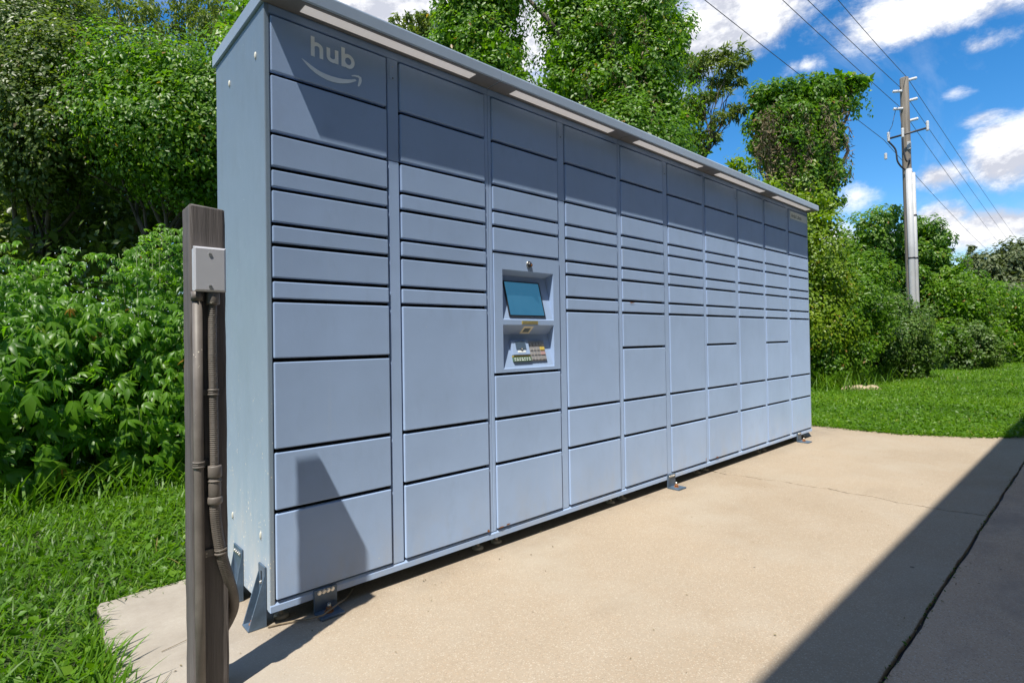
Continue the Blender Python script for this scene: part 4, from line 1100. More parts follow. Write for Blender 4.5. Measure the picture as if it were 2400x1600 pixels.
t2, r2_, q2 = plant('vine_covered_tree', 'broad vine-covered tree right of the white cloud gap, over the second canopy joint', 'tree', (9.032, 5.464, 0.000), [(8.051, 5.593, 7.741, 0.688, 0.688, 0.688), (8.124, 4.859, 6.999, 0.614, 0.614, 0.614), (8.879, 4.436, 7.364, 0.670, 0.670, 0.670), (8.798, 4.903, 8.275, 0.780, 0.780, 0.780), (8.267, 5.518, 8.722, 0.740, 0.740, 0.740), (7.604, 5.342, 6.483, 0.544, 0.544, 0.544), (7.881, 4.690, 5.896, 0.597, 0.597, 0.597), (8.470, 4.283, 6.190, 0.603, 0.603, 0.603), (9.094, 3.978, 6.627, 0.482, 0.482, 0.482), (9.462, 4.039, 7.320, 0.406, 0.406, 0.406), (8.786, 4.002, 5.666, 0.517, 0.517, 0.517), (7.323, 5.337, 5.697, 0.474, 0.474, 0.474), (8.173, 4.297, 5.250, 0.507, 0.507, 0.507), (8.974, 3.837, 5.146, 0.431, 0.431, 0.431), (8.718, 4.077, 4.720, 0.517, 0.517, 0.517), (7.194, 5.461, 5.269, 0.431, 0.431, 0.431), (7.574, 5.117, 5.003, 0.603, 0.603, 0.603), (9.341, 4.407, 8.356, 0.550, 0.550, 0.550), (8.206, 4.554, 4.042, 1.120, 1.120, 1.120)], 76000, 0.080, 'vine', 56, 'vine covered trees', 0.14)
strands(t2, [(7.353, 4.625, 6.291), (7.605, 4.263, 6.070), (7.990, 4.041, 6.442), (8.379, 3.826, 6.157), (8.928, 3.589, 6.587), (7.126, 4.963, 6.681), (7.872, 4.142, 7.020), (8.591, 3.637, 5.738)], [1.1, 1.3, 1.0, 1.1, 1.2, 1.0, 1.3, 0.9], 0.075, 'vine', r2_, 0.02)
strands(t2, [(7.802, 4.338, 7.247), (7.843, 4.304, 6.915), (8.200, 3.976, 7.156), (7.303, 4.540, 5.914), (7.873, 4.022, 5.739), (8.203, 3.725, 5.488)], [1.4, 1.2, 1.6, 0.9, 0.9, 0.8], 0.10, 'vinedry', r2_, 0.015, T_OVAL, 0.4, 0.06, 'dry_vine', 0.05)
# one limb crossing the cloud gap
mb = MB(); p0 = Vector(t2.location); mb.tube([Vector(q) - p0 for q in ((7.606, 5.334, 6.922), (7.349, 5.562, 7.410), (7.129, 5.891, 7.873), (7.069, 6.078, 8.205))], [0.05, 0.045, 0.04, 0.03], M['bark'], 7); mb.build('limb', t2)
t3 = wispy('feathery tree with drooping sprays right of the broad vine tree', (11.831, 4.940, 0.000), [(12.102, 4.601, 7.841, 0.345, 0.345, 0.155), (12.266, 4.179, 7.891, 0.318, 0.318, 0.127), (12.363, 3.959, 7.677, 0.211, 0.211, 0.126), (12.259, 4.464, 7.407, 0.345, 0.345, 0.138), (11.875, 4.945, 7.736, 0.369, 0.369, 0.295), (12.381, 4.084, 7.199, 0.233, 0.233, 0.117), (12.082, 4.496, 6.934, 0.299, 0.299, 0.135), (12.417, 4.061, 6.509, 0.233, 0.233, 0.163), (12.142, 4.314, 6.356, 0.233, 0.233, 0.117), (11.871, 4.960, 6.869, 0.325, 0.325, 0.390), (12.039, 4.548, 6.027, 0.214, 0.214, 0.192), (11.827, 5.014, 5.894, 0.304, 0.304, 0.364), (12.168, 4.139, 7.524, 0.274, 0.274, 0.137)], 6500, 0.14, 'olive', 57, [(11.845, 4.889, 3.917), (11.942, 4.749, 7.683)], 'feathery trees', up=-0.35, width=0.42, trad=0.05)
strands(t3, [(11.597, 4.802, 7.057), (11.584, 4.675, 7.325), (11.659, 4.615, 6.692), (11.515, 4.885, 6.422), (11.617, 4.662, 6.061), (11.560, 4.830, 7.482)], [1.6, 1.8, 1.4, 1.2, 1.0, 1.7], 0.09, 'vine', np.random.default_rng(5), 0.02, T_OVAL, 1.0, 0.1, 'hanging_vine', 0.12)

# right of the locker
t4, r4_, q4 = plant('vine_draped_tree', 'flat-topped tree hung with curtains of vines above the far end of the locker', 'tree', (13.633, 3.160, 0.000), [(12.583, 3.501, 6.634, 0.332, 0.332, 0.332), (12.850, 3.259, 6.525, 0.394, 0.394, 0.394), (13.233, 2.907, 6.620, 0.415, 0.415, 0.415), (13.579, 2.589, 6.820, 0.373, 0.373, 0.373), (13.886, 2.308, 6.918, 0.290, 0.290, 0.290), (14.040, 2.031, 6.918, 0.206, 0.206, 0.206), (14.230, 1.858, 6.934, 0.154, 0.154, 0.154), (12.618, 3.476, 6.115, 0.394, 0.394, 0.394), (13.077, 3.058, 6.002, 0.467, 0.467, 0.467), (13.538, 2.635, 6.199, 0.435, 0.435, 0.435), (13.883, 2.316, 6.451, 0.290, 0.290, 0.290), (12.845, 3.278, 5.436, 0.498, 0.498, 0.498), (13.381, 2.789, 5.425, 0.518, 0.518, 0.518), (13.726, 2.470, 5.625, 0.290, 0.290, 0.290), (13.225, 2.940, 4.806, 0.498, 0.498, 0.498), (13.608, 2.590, 4.798, 0.415, 0.415, 0.415), (13.375, 2.811, 4.181, 0.415, 0.415, 0.415), (13.719, 2.496, 4.174, 0.259, 0.259, 0.259), (12.616, 3.486, 5.545, 0.311, 0.311, 0.311)], 28000, 0.092, 'vine', 61, 'vine covered trees', 0.14)
rs = np.random.default_rng(62)
st4 = [(12.430, 3.639, 6.741), (12.473, 3.600, 6.747), (12.517, 3.560, 6.753), (12.560, 3.520, 6.759), (12.604, 3.480, 6.765), (12.647, 3.441, 6.771), (12.690, 3.401, 6.777), (12.734, 3.361, 6.783), (12.777, 3.321, 6.789), (12.821, 3.282, 6.795), (12.864, 3.242, 6.801), (12.908, 3.202, 6.807), (12.951, 3.163, 6.813), (12.994, 3.123, 6.819), (13.038, 3.083, 6.825), (13.081, 3.043, 6.831), (13.125, 3.004, 6.837), (13.168, 2.964, 6.843), (13.211, 2.924, 6.849), (13.255, 2.884, 6.855), (13.298, 2.845, 6.861), (13.342, 2.805, 6.867), (13.385, 2.765, 6.873), (13.429, 2.726, 6.879), (13.472, 2.686, 6.885), (13.515, 2.646, 6.891), (13.559, 2.606, 6.897), (13.602, 2.567, 6.903), (13.646, 2.527, 6.909), (13.689, 2.487, 6.915), (13.732, 2.447, 6.921), (13.776, 2.408, 6.927), (13.819, 2.368, 6.933), (13.863, 2.328, 6.939), (13.906, 2.289, 6.945), (13.949, 2.249, 6.951), (13.993, 2.209, 6.957), (14.036, 2.169, 6.963), (14.080, 2.130, 6.969), (14.123, 2.090, 6.975), (14.167, 2.050, 6.981), (14.210, 2.010, 6.987), (14.253, 1.971, 6.993), (14.297, 1.931, 6.999), (14.340, 1.891, 7.005), (14.384, 1.852, 7.011)]
strands(t4, [tuple(np.array(p) + rs.normal(size=3) * 0.12) for p in st4], list(0.5 + 1.0 * rs.random(len(st4)) * np.interp(np.arange(len(st4)), [0, 30, 46], [1.2, 1.0, 0.35])), 0.08, 'vine', rs, 0.017)
st5 = [(12.100, 3.408, 6.110), (12.140, 3.371, 6.112), (12.181, 3.334, 6.114), (12.221, 3.297, 6.116), (12.262, 3.260, 6.119), (12.302, 3.223, 6.121), (12.343, 3.186, 6.123), (12.383, 3.149, 6.125), (12.424, 3.112, 6.127), (12.464, 3.075, 6.130), (12.505, 3.038, 6.132), (12.545, 3.001, 6.134), (12.586, 2.964, 6.136), (12.626, 2.927, 6.138), (12.667, 2.890, 6.141), (12.707, 2.853, 6.143), (12.748, 2.815, 6.145), (12.788, 2.778, 6.147), (12.829, 2.741, 6.149), (12.869, 2.704, 6.152), (12.910, 2.667, 6.154), (12.950, 2.630, 6.156), (12.991, 2.593, 6.158), (13.031, 2.556, 6.160), (13.071, 2.519, 6.163), (13.112, 2.482, 6.165), (13.152, 2.445, 6.167), (13.193, 2.408, 6.169), (13.233, 2.371, 6.171), (13.274, 2.334, 6.174), (13.314, 2.297, 6.176), (13.355, 2.260, 6.178), (13.395, 2.223, 6.180), (13.436, 2.186, 6.182)]
strands(t4, [tuple(np.array(p) + rs.normal(size=3) * 0.15) for p in st5], list(0.8 + 1.4 * rs.random(len(st5))), 0.075, 'vine', rs, 0.02)
strands(t4, [tuple(np.array(p) + rs.normal(size=3) * 0.15) for p in st5], list(0.9 + 1.5 * rs.random(len(st5))), 0.11, 'vinedry', rs, 0.012, T_OVAL, 0.35, 0.06, 'dry_vine', 0.05)
plant('vine_mound', 'yellow-green mound of vines touching the far end of the locker', 'shrub', (10.837, 1.921, 0.000), [(9.791, 2.832, 4.244, 0.271, 0.271, 0.271), (9.883, 2.755, 3.778, 0.338, 0.338, 0.338), (10.431, 2.524, 3.823, 0.327, 0.327, 0.327), (10.537, 2.163, 3.426, 0.380, 0.380, 0.380), (10.849, 1.876, 3.504, 0.338, 0.338, 0.338), (10.753, 1.699, 3.039, 0.373, 0.373, 0.373), (10.506, 1.929, 2.712, 0.498, 0.498, 0.498), (10.842, 1.626, 2.456, 0.398, 0.398, 0.398), (10.577, 1.740, 1.870, 0.493, 0.493, 0.493), (11.042, 1.586, 1.883, 0.352, 0.352, 0.352), (10.407, 2.295, 2.414, 0.761, 0.761, 0.761), (10.339, 2.373, 1.232, 0.930, 0.930, 0.930), (10.604, 1.724, 1.213, 0.411, 0.411, 0.411)], 26000, 0.062, 'yellow', 63, None, 0.05)
plant('shrub', 'dense green shrub rising beside the far end of the locker', 'shrub', (11.212, 1.579, 0.000), [(10.695, 1.644, 1.047, 0.452, 0.452, 0.452), (11.565, 1.519, 1.560, 0.517, 0.517, 0.517), (10.988, 1.514, 0.878, 0.431, 0.431, 0.431), (12.050, 1.350, 1.390, 0.482, 0.482, 0.482), (11.170, 1.352, 0.542, 0.373, 0.373, 0.373), (10.471, 1.586, 0.401, 0.338, 0.338, 0.338), (12.481, 1.488, 2.133, 0.473, 0.473, 0.473), (12.180, 1.760, 2.321, 0.409, 0.409, 0.409), (10.390, 1.927, 0.725, 0.493, 0.493, 0.493), (11.669, 1.299, 0.782, 0.341, 0.341, 0.341)], 22000, 0.060, 'vine', 64, 'shrubs along the right edge of the lawn', 0.04, fill=0.3)
plant('shrub', 'dull olive rounded bush standing in front of the pole', 'shrub', (13.696, 1.206, 0.000), [(13.625, 1.271, 0.940, 0.526, 0.526, 0.526), (14.028, 1.042, 0.741, 0.482, 0.482, 0.482), (12.943, 1.356, 0.668, 0.444, 0.444, 0.444), (13.764, 1.153, 0.363, 0.402, 0.402, 0.402), (14.536, 0.989, 0.337, 0.356, 0.356, 0.356), (13.912, 1.409, 1.431, 0.412, 0.412, 0.412), (14.516, 1.131, 1.282, 0.399, 0.399, 0.399), (12.941, 1.363, 0.252, 0.259, 0.259, 0.259)], 16000, 0.062, 'bush', 65, 'shrubs along the right edge of the lawn', 0.04, fill=0.3)
plant('shrub', 'green shrub mass just behind the pole foot', 'shrub', (21.837, 3.253, 0.000), [(20.927, 3.381, 2.848, 0.885, 0.885, 0.885), (21.591, 2.910, 2.846, 0.816, 0.816, 0.816), (20.466, 3.408, 1.949, 0.871, 0.871, 0.871), (21.229, 2.844, 2.087, 0.730, 0.730, 0.730), (21.737, 3.310, 3.500, 0.682, 0.682, 0.682), (22.295, 2.805, 3.185, 0.606, 0.606, 0.606), (20.385, 3.868, 3.449, 0.811, 0.811, 0.811), (21.282, 3.449, 3.927, 0.525, 0.525, 0.525)], 20000, 0.095, 'vine', 66, 'shrubs along the right edge of the lawn', 0.05)
plant('shrub', 'bright shrub right of the pole with a high rounded back', 'shrub', (20.239, 1.326, 0.000), [(20.628, 1.628, 2.394, 0.678, 0.678, 0.678), (20.217, 1.189, 2.599, 0.589, 0.589, 0.589), (20.124, 1.558, 1.567, 0.662, 0.662, 0.662), (19.543, 1.004, 1.656, 0.655, 0.655, 0.655), (18.252, 1.112, 0.790, 0.538, 0.538, 0.538), (20.374, 1.871, 1.586, 0.542, 0.542, 0.542), (21.049, 1.919, 2.580, 0.586, 0.586, 0.586), (20.827, 0.776, 1.941, 0.592, 0.592, 0.592), (19.820, 0.756, 1.272, 0.529, 0.529, 0.529), (17.489, 1.267, 0.684, 0.373, 0.373, 0.373)], 20000, 0.082, 'vine', 67, 'shrubs along the right edge of the lawn', 0.05)
plant('shrub', 'small dark-leaved bush in front of the bright shrub right of the pole', 'shrub', (18.521, 0.728, 0.000), [(18.046, 0.894, 0.672, 0.399, 0.399, 0.399), (18.738, 0.667, 0.839, 0.407, 0.407, 0.407), (18.957, 0.471, 0.536, 0.407, 0.407, 0.407), (18.090, 0.724, 0.322, 0.349, 0.349, 0.349), (19.706, 0.330, 0.396, 0.344, 0.344, 0.344)], 9000, 0.07, 'bush', 68, 'shrubs along the right edge of the lawn', 0.03, fill=0.3)
plant('shrub', 'low bright vine bank at the right edge of the photo', 'shrub', (24.187, 0.430, 0.000), [(23.203, 0.637, 2.020, 0.603, 0.603, 0.603), (23.250, 0.331, 1.434, 0.639, 0.639, 0.639), (23.835, 0.069, 1.289, 0.574, 0.574, 0.574), (22.238, 0.451, 0.737, 0.521, 0.521, 0.521), (23.015, 0.016, 0.446, 0.555, 0.555, 0.555), (24.258, -0.313, 0.993, 0.718, 0.718, 0.718), (24.681, -0.695, 0.697, 0.861, 0.861, 0.861), (22.987, 0.843, 1.306, 0.517, 0.517, 0.517), (25.087, 0.270, 2.066, 0.455, 0.455, 0.455), (26.538, -1.045, 1.278, 1.061, 1.061, 1.061)], 16000, 0.10, 'vine', 69, 'shrubs along the right edge of the lawn', 0.05)
plant('tree', 'open-crowned small tree with sky showing through, left of the pole', 'tree', (19.753, 3.124, 0.000), [(18.935, 3.150, 4.192, 0.461, 0.461, 0.461), (19.286, 2.828, 4.321, 0.434, 0.434, 0.434), (19.587, 2.552, 4.450, 0.352, 0.352, 0.352), (19.083, 3.021, 3.783, 0.488, 0.488, 0.488), (19.484, 2.655, 3.774, 0.488, 0.488, 0.488), (18.733, 3.340, 3.790, 0.380, 0.380, 0.380), (20.094, 2.500, 4.025, 0.304, 0.304, 0.304), (19.238, 2.867, 4.728, 0.217, 0.217, 0.217), (19.877, 2.553, 4.764, 0.165, 0.165, 0.165)], 5200, 0.105, 'vine', 70, 'trees beyond the right shrubs', 0.05, sub=0.55, fill=0.06)
t6, r6_, q6 = plant('tree', 'tree with drooping vine tips just right of the pole', 'tree', (20.989, 1.995, 0.000), [(20.186, 2.010, 4.031, 0.515, 0.515, 0.515), (20.535, 1.694, 3.820, 0.461, 0.461, 0.461), (19.982, 2.205, 3.357, 0.542, 0.542, 0.542), (20.382, 1.842, 3.213, 0.515, 0.515, 0.515), (20.633, 1.611, 3.343, 0.325, 0.325, 0.325), (20.331, 2.142, 4.480, 0.274, 0.274, 0.274), (20.279, 1.943, 2.673, 0.610, 0.610, 0.610), (19.829, 2.354, 2.682, 0.542, 0.542, 0.542)], 12000, 0.10, 'vine', 71, 'trees beyond the right shrubs', 0.08)
strands(t6, [(19.890, 1.743, 3.690), (19.924, 1.713, 3.671), (19.957, 1.682, 3.652), (19.991, 1.652, 3.634), (20.025, 1.621, 3.615), (20.058, 1.591, 3.596), (20.092, 1.560, 3.577), (20.126, 1.530, 3.559), (20.159, 1.499, 3.540), (20.193, 1.469, 3.521), (20.227, 1.438, 3.502), (20.260, 1.408, 3.484)], [0.5, 0.8, 0.9, 0.6, 0.9, 0.7, 1.0, 0.6, 0.8, 0.9, 0.5, 0.6], 0.09, 'vine', r6_, 0.025)
plant('tree', 'grey-green far tree with a broad domed crown at the right edge', 'tree', (43.842, 2.120, 0.000), [(43.084, 2.756, 4.994, 0.947, 0.947, 0.947), (43.864, 2.037, 5.504, 0.947, 0.947, 0.947), (44.641, 1.327, 5.488, 1.000, 1.000, 1.000), (42.691, 3.125, 4.213, 0.842, 0.842, 0.842), (43.663, 2.238, 4.192, 1.158, 1.158, 1.158), (44.634, 1.355, 3.909, 1.211, 1.211, 1.211), (42.301, 3.487, 3.826, 0.474, 0.474, 0.474), (42.879, 1.622, 2.552, 1.276, 1.276, 1.276), (45.415, 0.632, 4.682, 1.579, 1.579, 1.579), (45.599, 0.492, 2.573, 1.579, 1.579, 1.579), (41.939, 2.473, 3.082, 1.021, 1.021, 1.021)], 17000, 0.19, 'far', 72, 'trees beyond the right shrubs', 0.2)
wispy('thin-topped far tree standing left of the domed grey-green tree', (46.084, 4.135, 0.000), [(45.894, 4.243, 5.671, 0.402, 0.402, 0.482), (46.320, 3.851, 5.949, 0.345, 0.345, 0.413), (46.047, 4.092, 6.529, 0.230, 0.230, 0.345), (46.422, 3.767, 5.229, 0.459, 0.459, 0.459)], 1800, 0.22, 'far', 73, [(46.114, 4.081, 2.795), (46.046, 4.095, 6.385)], 'feathery trees', width=0.6)
plant('tree_line', 'distant dark band of trees low on the horizon beyond the far shrubs', 'trees', (79.531, 6.096, 0.000), [(74.248, 10.869, 4.550, 1.435, 1.435, 1.435), (76.722, 8.611, 4.498, 1.435, 1.435, 1.435), (79.194, 6.357, 4.207, 1.435, 1.435, 1.435), (81.669, 4.095, 4.395, 1.531, 1.531, 1.531), (84.142, 1.837, 4.343, 1.627, 1.627, 1.627), (86.615, -0.421, 4.291, 1.627, 1.627, 1.627), (71.775, 13.127, 4.602, 1.435, 1.435, 1.435), (68.948, 15.707, 4.661, 1.435, 1.435, 1.435), (71.240, 6.867, 2.869, 1.316, 1.316, 1.316), (74.477, 3.918, 2.362, 1.404, 1.404, 1.404), (77.716, 0.961, 2.294, 1.491, 1.491, 1.491)], 6000, 0.45, 'far', 74, None, 0.2)


def blades(name, P, h, lean, w, tint, r, label, cat='grass', mat='grass', dirs=None):
    n = len(P)
    if dirs is None:
        th = r.random(n) * 2 * math.pi; D = np.stack([np.cos(th), np.sin(th), np.zeros(n)], 1)
    else: D = dirs
    Wv = np.stack([-D[:, 1], D[:, 0], np.zeros(n)], 1) + r.normal(size=(n, 3)) * 0.25
    Wv = unit(Wv)
    ts = [0, 0.45, 0.8, 1.0]; ws = [0.8, 1.0, 0.6, 0.0]
    V = []
    for t, wf in zip(ts, ws):
        c = P + D * (lean * t ** 1.6)[:, None] + np.array([0, 0, 1.0]) * (h * t * (1 - 0.30 * (lean / np.maximum(h, 1e-3)).clip(0, 2) * t * t * 0.6))[:, None]
        if wf: V += [c - Wv * (w * wf / 2)[:, None], c + Wv * (w * wf / 2)[:, None]]
        else: V += [c]
    V = np.stack(V, 1)
    F = [(0, 1, 3, 2), (2, 3, 5, 4), (4, 5, 6)]
    me = write_mesh(name, V, F, 7, n, tint, G[mat])
    o = bpy.data.objects.new(name, me); link(o)
    return tag(o, label, cat, kind='stuff')
def inpad(x, y, m=0.0):
    a = (x > -0.42 + m) & (x < 5.75 - m) & (y < 0.655 - m) & (y > -1.52)
    b = (x > 5.7) & (x < 6.5) & (y < np.interp(x, [5.7, 5.75, 5.86, 6.0, 6.22, 6.45, 6.5], [0.0, -0.6, -0.83, -1.08, -1.31, -1.42, -1.5]) - m)
    c = (x > -1.3) & (x < 9.2) & (y < -1.49)
    return a | b | c
rg = np.random.default_rng(90)
def patch(x, y): return 0.5 + 0.25 * np.sin(x * 2.3 + 1.3 * np.sin(y * 1.9)) + 0.25 * np.sin(y * 3.1 + 1.7 * np.sin(x * 1.7 + 2))
# left lawn, close to the viewer
n = 62000
x = rg.uniform(-2.2, 1.2, n); y = rg.uniform(-1.2, 3.1, n)
k = ~inpad(x, y, 0.0) & (rg.random(n) < 0.55 + 0.45 * patch(x * 2, y * 2)); x, y = x[k], y[k]
h = (0.035 + 0.075 * rg.random(len(x)) ** 1.8) * (0.75 + 0.6 * patch(x, y)); h *= np.interp(y, [2.3, 2.9], [1, 1.5])
blades('lawn_grass', np.stack([x, y, np.full(len(x), -0.045)], 1), h, h * (0.3 + 1.1 * rg.random(len(x))), 0.0045 + 0.0055 * rg.random(len(x)), np.clip(0.15 + 0.4 * patch(x, y) + 0.2 * rg.normal(size=len(x)), 0, 0.93) + (rg.random(len(x)) < 0.05) * 0.3, rg, 'thick green grass and weeds on the left between pad and shrubs')
# small broad leaves among the grass
def lawn_leaves(name, x, y, zlo, zhi, leaf, label, mat='grass'):
    n = len(x)
    P = np.stack([x, y, -0.045 + rg.uniform(zlo, zhi, n)], 1)
    N = rg.normal(size=(n, 3)) * 0.55 + np.array([0, 0, 1])
    L = leaf * (0.5 + rg.random(n))
    V = leaves(P, N, L, T_OVAL, rg, 0.1, 1.15)
    o = bpy.data.objects.new(name, write_mesh(name, V, T_OVAL[1], 4, n, np.clip(0.2 + 0.45 * patch(x, y) + 0.18 * rg.normal(size=n), 0, 0.95), G[mat])); link(o)
    return tag(o, label, 'weeds', kind='stuff')
n = 26000
x = rg.uniform(-2.2, 1.2, n); y = rg.uniform(-1.2, 3.0, n); k = ~inpad(x, y, -0.005) & (rg.random(n) < patch(x * 3 + 1, y * 3)); x, y = x[k], y[k]
lawn_leaves('lawn_weeds', x, y, 0.015, 0.065, 0.034, 'low broad-leaved weeds in the left lawn')
# blades and runners spilling over the pad edges
def edge_tufts(pts, dirs, n, hlo, hhi, label, w=0.006):
    i = rg.integers(0, len(pts), n)
    P = np.array(pts)[i] + rg.normal(size=(n, 2)) * 0.025
    D = np.array(dirs)[i] + rg.normal(size=(n, 2)) * 0.7
    D = D / np.linalg.norm(D, axis=1, keepdims=True)
    h = rg.uniform(hlo, hhi, n)
    return blades('edge_grass', np.column_stack([P, np.full(n, -0.03)]), h * 0.8, h * (0.6 + 0.9 * rg.random(n)), w * (0.7 + 0.7 * rg.random(n)), np.clip(0.35 + 0.22 * rg.normal(size=n), 0, 0.95), rg, label, dirs=np.column_stack([D, np.zeros(n)]))
L_ = [(-0.45, y_) for y_ in np.linspace(-0.7, 0.45, 40)] + [(x_, 0.69) for x_ in np.linspace(-0.4, 0.3, 60)]
D_ = [(1, 0)] * 40 + [(0, -1)] * 60
edge_tufts(L_, D_, 620, 0.025, 0.07, 'grass blades flopping over the left edges of the pad')
# a coarse tuft on the near left corner, and a few long stray blades
tp = np.array([(-0.44, 0.10), (-0.445, 0.0), (-0.44, -0.12), (-0.46, 0.22)])
i = rg.integers(0, 4, 110)
pp = tp[i] + rg.normal(size=(110, 2)) * 0.03
hh = rg.uniform(0.05, 0.12, 110)
blades('grass_tuft', np.column_stack([pp, np.full(110, -0.04)]), hh, hh * rg.uniform(0.15, 0.7, 110), rg.uniform(0.006, 0.012, 110), np.clip(0.4 + 0.2 * rg.normal(size=110), 0, 0.9), rg, 'coarse grass tuft leaning on the near left pad edge', dirs=np.column_stack([np.tile([0.9, 0.3], (110, 1)) + rg.normal(size=(110, 2)) * 0.5, np.zeros(110)]))
# broad-leaved tall grass at the shrub foot on the left
n = 700
x = rg.uniform(-1.6, 0.7, n); y = rg.uniform(2.35, 2.85, n); h = rg.uniform(0.12, 0.34, n)
blades('tall_grass', np.column_stack([x, y, np.full(n, -0.045)]), h, h * rg.uniform(0.4, 1.2, n), rg.uniform(0.008, 0.016, n), np.clip(0.35 + 0.2 * rg.normal(size=n), 0, 0.9), rg, 'long arching grass along the foot of the left shrubs')
# right lawn
n = 120000
q = rg.random(n); x = 5.6 + 22 * q ** 2.0; y = rg.uniform(-3.6, 3.2, n) * np.interp(x, [5.6, 12, 28], [0.75, 1, 2.2]) - np.interp(x, [5.6, 28], [0, 1.5])
k = ~inpad(x, y, 0.0); x, y = x[k], y[k]
h = (0.04 + 0.075 * rg.random(len(x)) ** 1.6) * (0.7 + 0.6 * patch(x, y))
dist = np.hypot(x, y + 2)
blades('lawn_grass', np.stack([x, y, np.full(len(x), -0.045)], 1), h, h * (0.3 + 1.1 * rg.random(len(x))), (0.004 + 0.005 * rg.random(len(x))) * np.interp(dist, [6, 20], [1, 2.4]), np.clip(0.22 + 0.38 * patch(x * 0.7, y * 0.7) + 0.2 * rg.normal(size=len(x)), 0, 0.93) + (rg.random(len(x)) < 0.05) * 0.3, rg, 'thick sunlit lawn on the right beyond the pad')
n = 90000
q = rg.random(n); x = 5.6 + 20 * q ** 2.0; y = rg.uniform(-3.4, 3.0, n) * np.interp(x, [5.6, 12, 28], [0.75, 1, 2.0]) - np.interp(x, [5.6, 28], [0, 1.5])
k = ~inpad(x, y, -0.02); x, y = x[k], y[k]
lawn_leaves('lawn_weeds', x, y, 0.02, 0.085, 0.032, 'small round-leaved weeds carpeting the right lawn')
E_ = [(5.76, y_) for y_ in np.linspace(-0.6, 0.65, 40)] + [(x_, y_ + 0.02) for x_, y_ in zip(np.linspace(5.78, 6.5, 30), np.interp(np.linspace(5.78, 6.5, 30), [5.75, 5.86, 6.0, 6.22, 6.45, 6.5], [-0.6, -0.83, -1.08, -1.31, -1.42, -1.46]))]
edge_tufts(E_, [(-1, 0)] * 40 + [(-0.7, -0.7)] * 30, 1300, 0.04, 0.11, 'grass hanging over the right edge of the pad', 0.009)
# tall pale grass clumps at the foot of the right shrubs
c = np.array([(9.753, 1.435), (10.004, 1.342), (10.737, 1.349), (11.717, 1.402), (12.406, 1.315), (13.621, 1.288), (14.631, 1.178)])
i = rg.integers(0, len(c), 750); pp = c[i] + rg.normal(size=(750, 2)) * 0.22; hh = rg.uniform(0.12, 0.50, 750)
blades('tall_grass', np.column_stack([pp, np.full(750, -0.045)]), hh, hh * rg.uniform(0.25, 1.0, 750), rg.uniform(0.007, 0.014, 750), np.clip(0.6 + 0.2 * rg.normal(size=750), 0, 0.93), rg, 'tall pale grass clumps at the foot of the right shrubs')
# pale rubble heap at the shrub foot
rub = thing('sand_heap', 'small pale heap of sand at the foot of the shrub right of the locker', 'sand', (*(10.515, 1.077), -0.02))
rr2 = random.Random(8)
for k, (dx, dy, s) in enumerate(((-0.20, 0.13, 0.13), (0.02, 0.0, 0.16), (0.22, -0.14, 0.14), (0.08, 0.18, 0.12))):
    bm = bmesh.new(); bmesh.ops.create_icosphere(bm, subdivisions=2, radius=s)
    for v in bm.verts: v.co *= rr2.uniform(0.85, 1.1); v.co.z *= 0.55
    mb = MB(); mb.merge(bm, M['sand'], Matrix.Translation((dx, dy, 0.01)), True); mb.build('clod', rub)
# dry twigs and clippings on the pad
for k, (x_, y_, a_, l_) in enumerate(((-0.30, 0.10, 0.3, 0.14), (-0.36, -0.12, 0.9, 0.10), (-0.37, -0.18, 0.5, 0.07))):
    mb = MB(); d = Vector((math.cos(a_), math.sin(a_), 0))
    mb.tube([Vector((x_, y_, 0.003)), Vector((x_, y_, 0.006)) + d * l_ * 0.5 + Vector((0.004, -0.006, 0)), Vector((x_, y_, 0.003)) + d * l_], [0.0012, 0.001, 0.0005], M['dry'], 5)
    mb.build('twig', None, ('longest dry grass stalk lying on the left part of the pad', 'forked-looking short dry stalk near the left pad edge', 'shortest dry stalk at the bottom left of the pad')[k], 'twig', 'dry stalks lying on the pad')

# grit, clippings and leaf crumbs lying on the concrete
n = 420
x = np.concatenate([rg.uniform(-0.4, 5.7, 260), rg.uniform(0.5, 4.5, 160)]); y = np.concatenate([rg.uniform(-1.45, 0.05, 120), rg.uniform(-0.12, 0.10, 140), -1.50 + rg.normal(size=160) * 0.03])
P = np.stack([x, y, np.full(n, 0.0035)], 1); N = rg.normal(size=(n, 3)) * 0.25 + np.array([0, 0, 1]); L = rg.uniform(0.004, 0.013, n)
o = bpy.data.objects.new('grit', write_mesh('grit', leaves(P, N, L, T_OVAL, rg, 0.0, 0.8), T_OVAL[1], 4, n, rg.random(n), G['vinedry'])); link(o); tag(o, 'scattered crumbs of dry leaf and grit on the concrete', 'litter', kind='stuff')
# crumbs of moss and tiny weeds in the joint
n = 110
x = rg.choice([1.3, 1.75, 2.2, 2.95, 3.3, 4.1], n) + rg.normal(size=n) * 0.10; y = -1.501 + rg.normal(size=n) * 0.006
P = np.stack([x, y, rg.uniform(-0.012, 0.012, n)], 1); N = rg.normal(size=(n, 3)) + np.array([0, 0, 0.8])
o = bpy.data.objects.new('joint_moss', write_mesh('joint_moss', leaves(P, N, rg.uniform(0.006, 0.016, n), T_OVAL, rg, 0.0), T_OVAL[1], 4, n, rg.random(n) * 0.5, G['bush'])); link(o); tag(o, 'tiny weeds and moss growing in the dark joint between the slabs', 'weeds', kind='stuff')


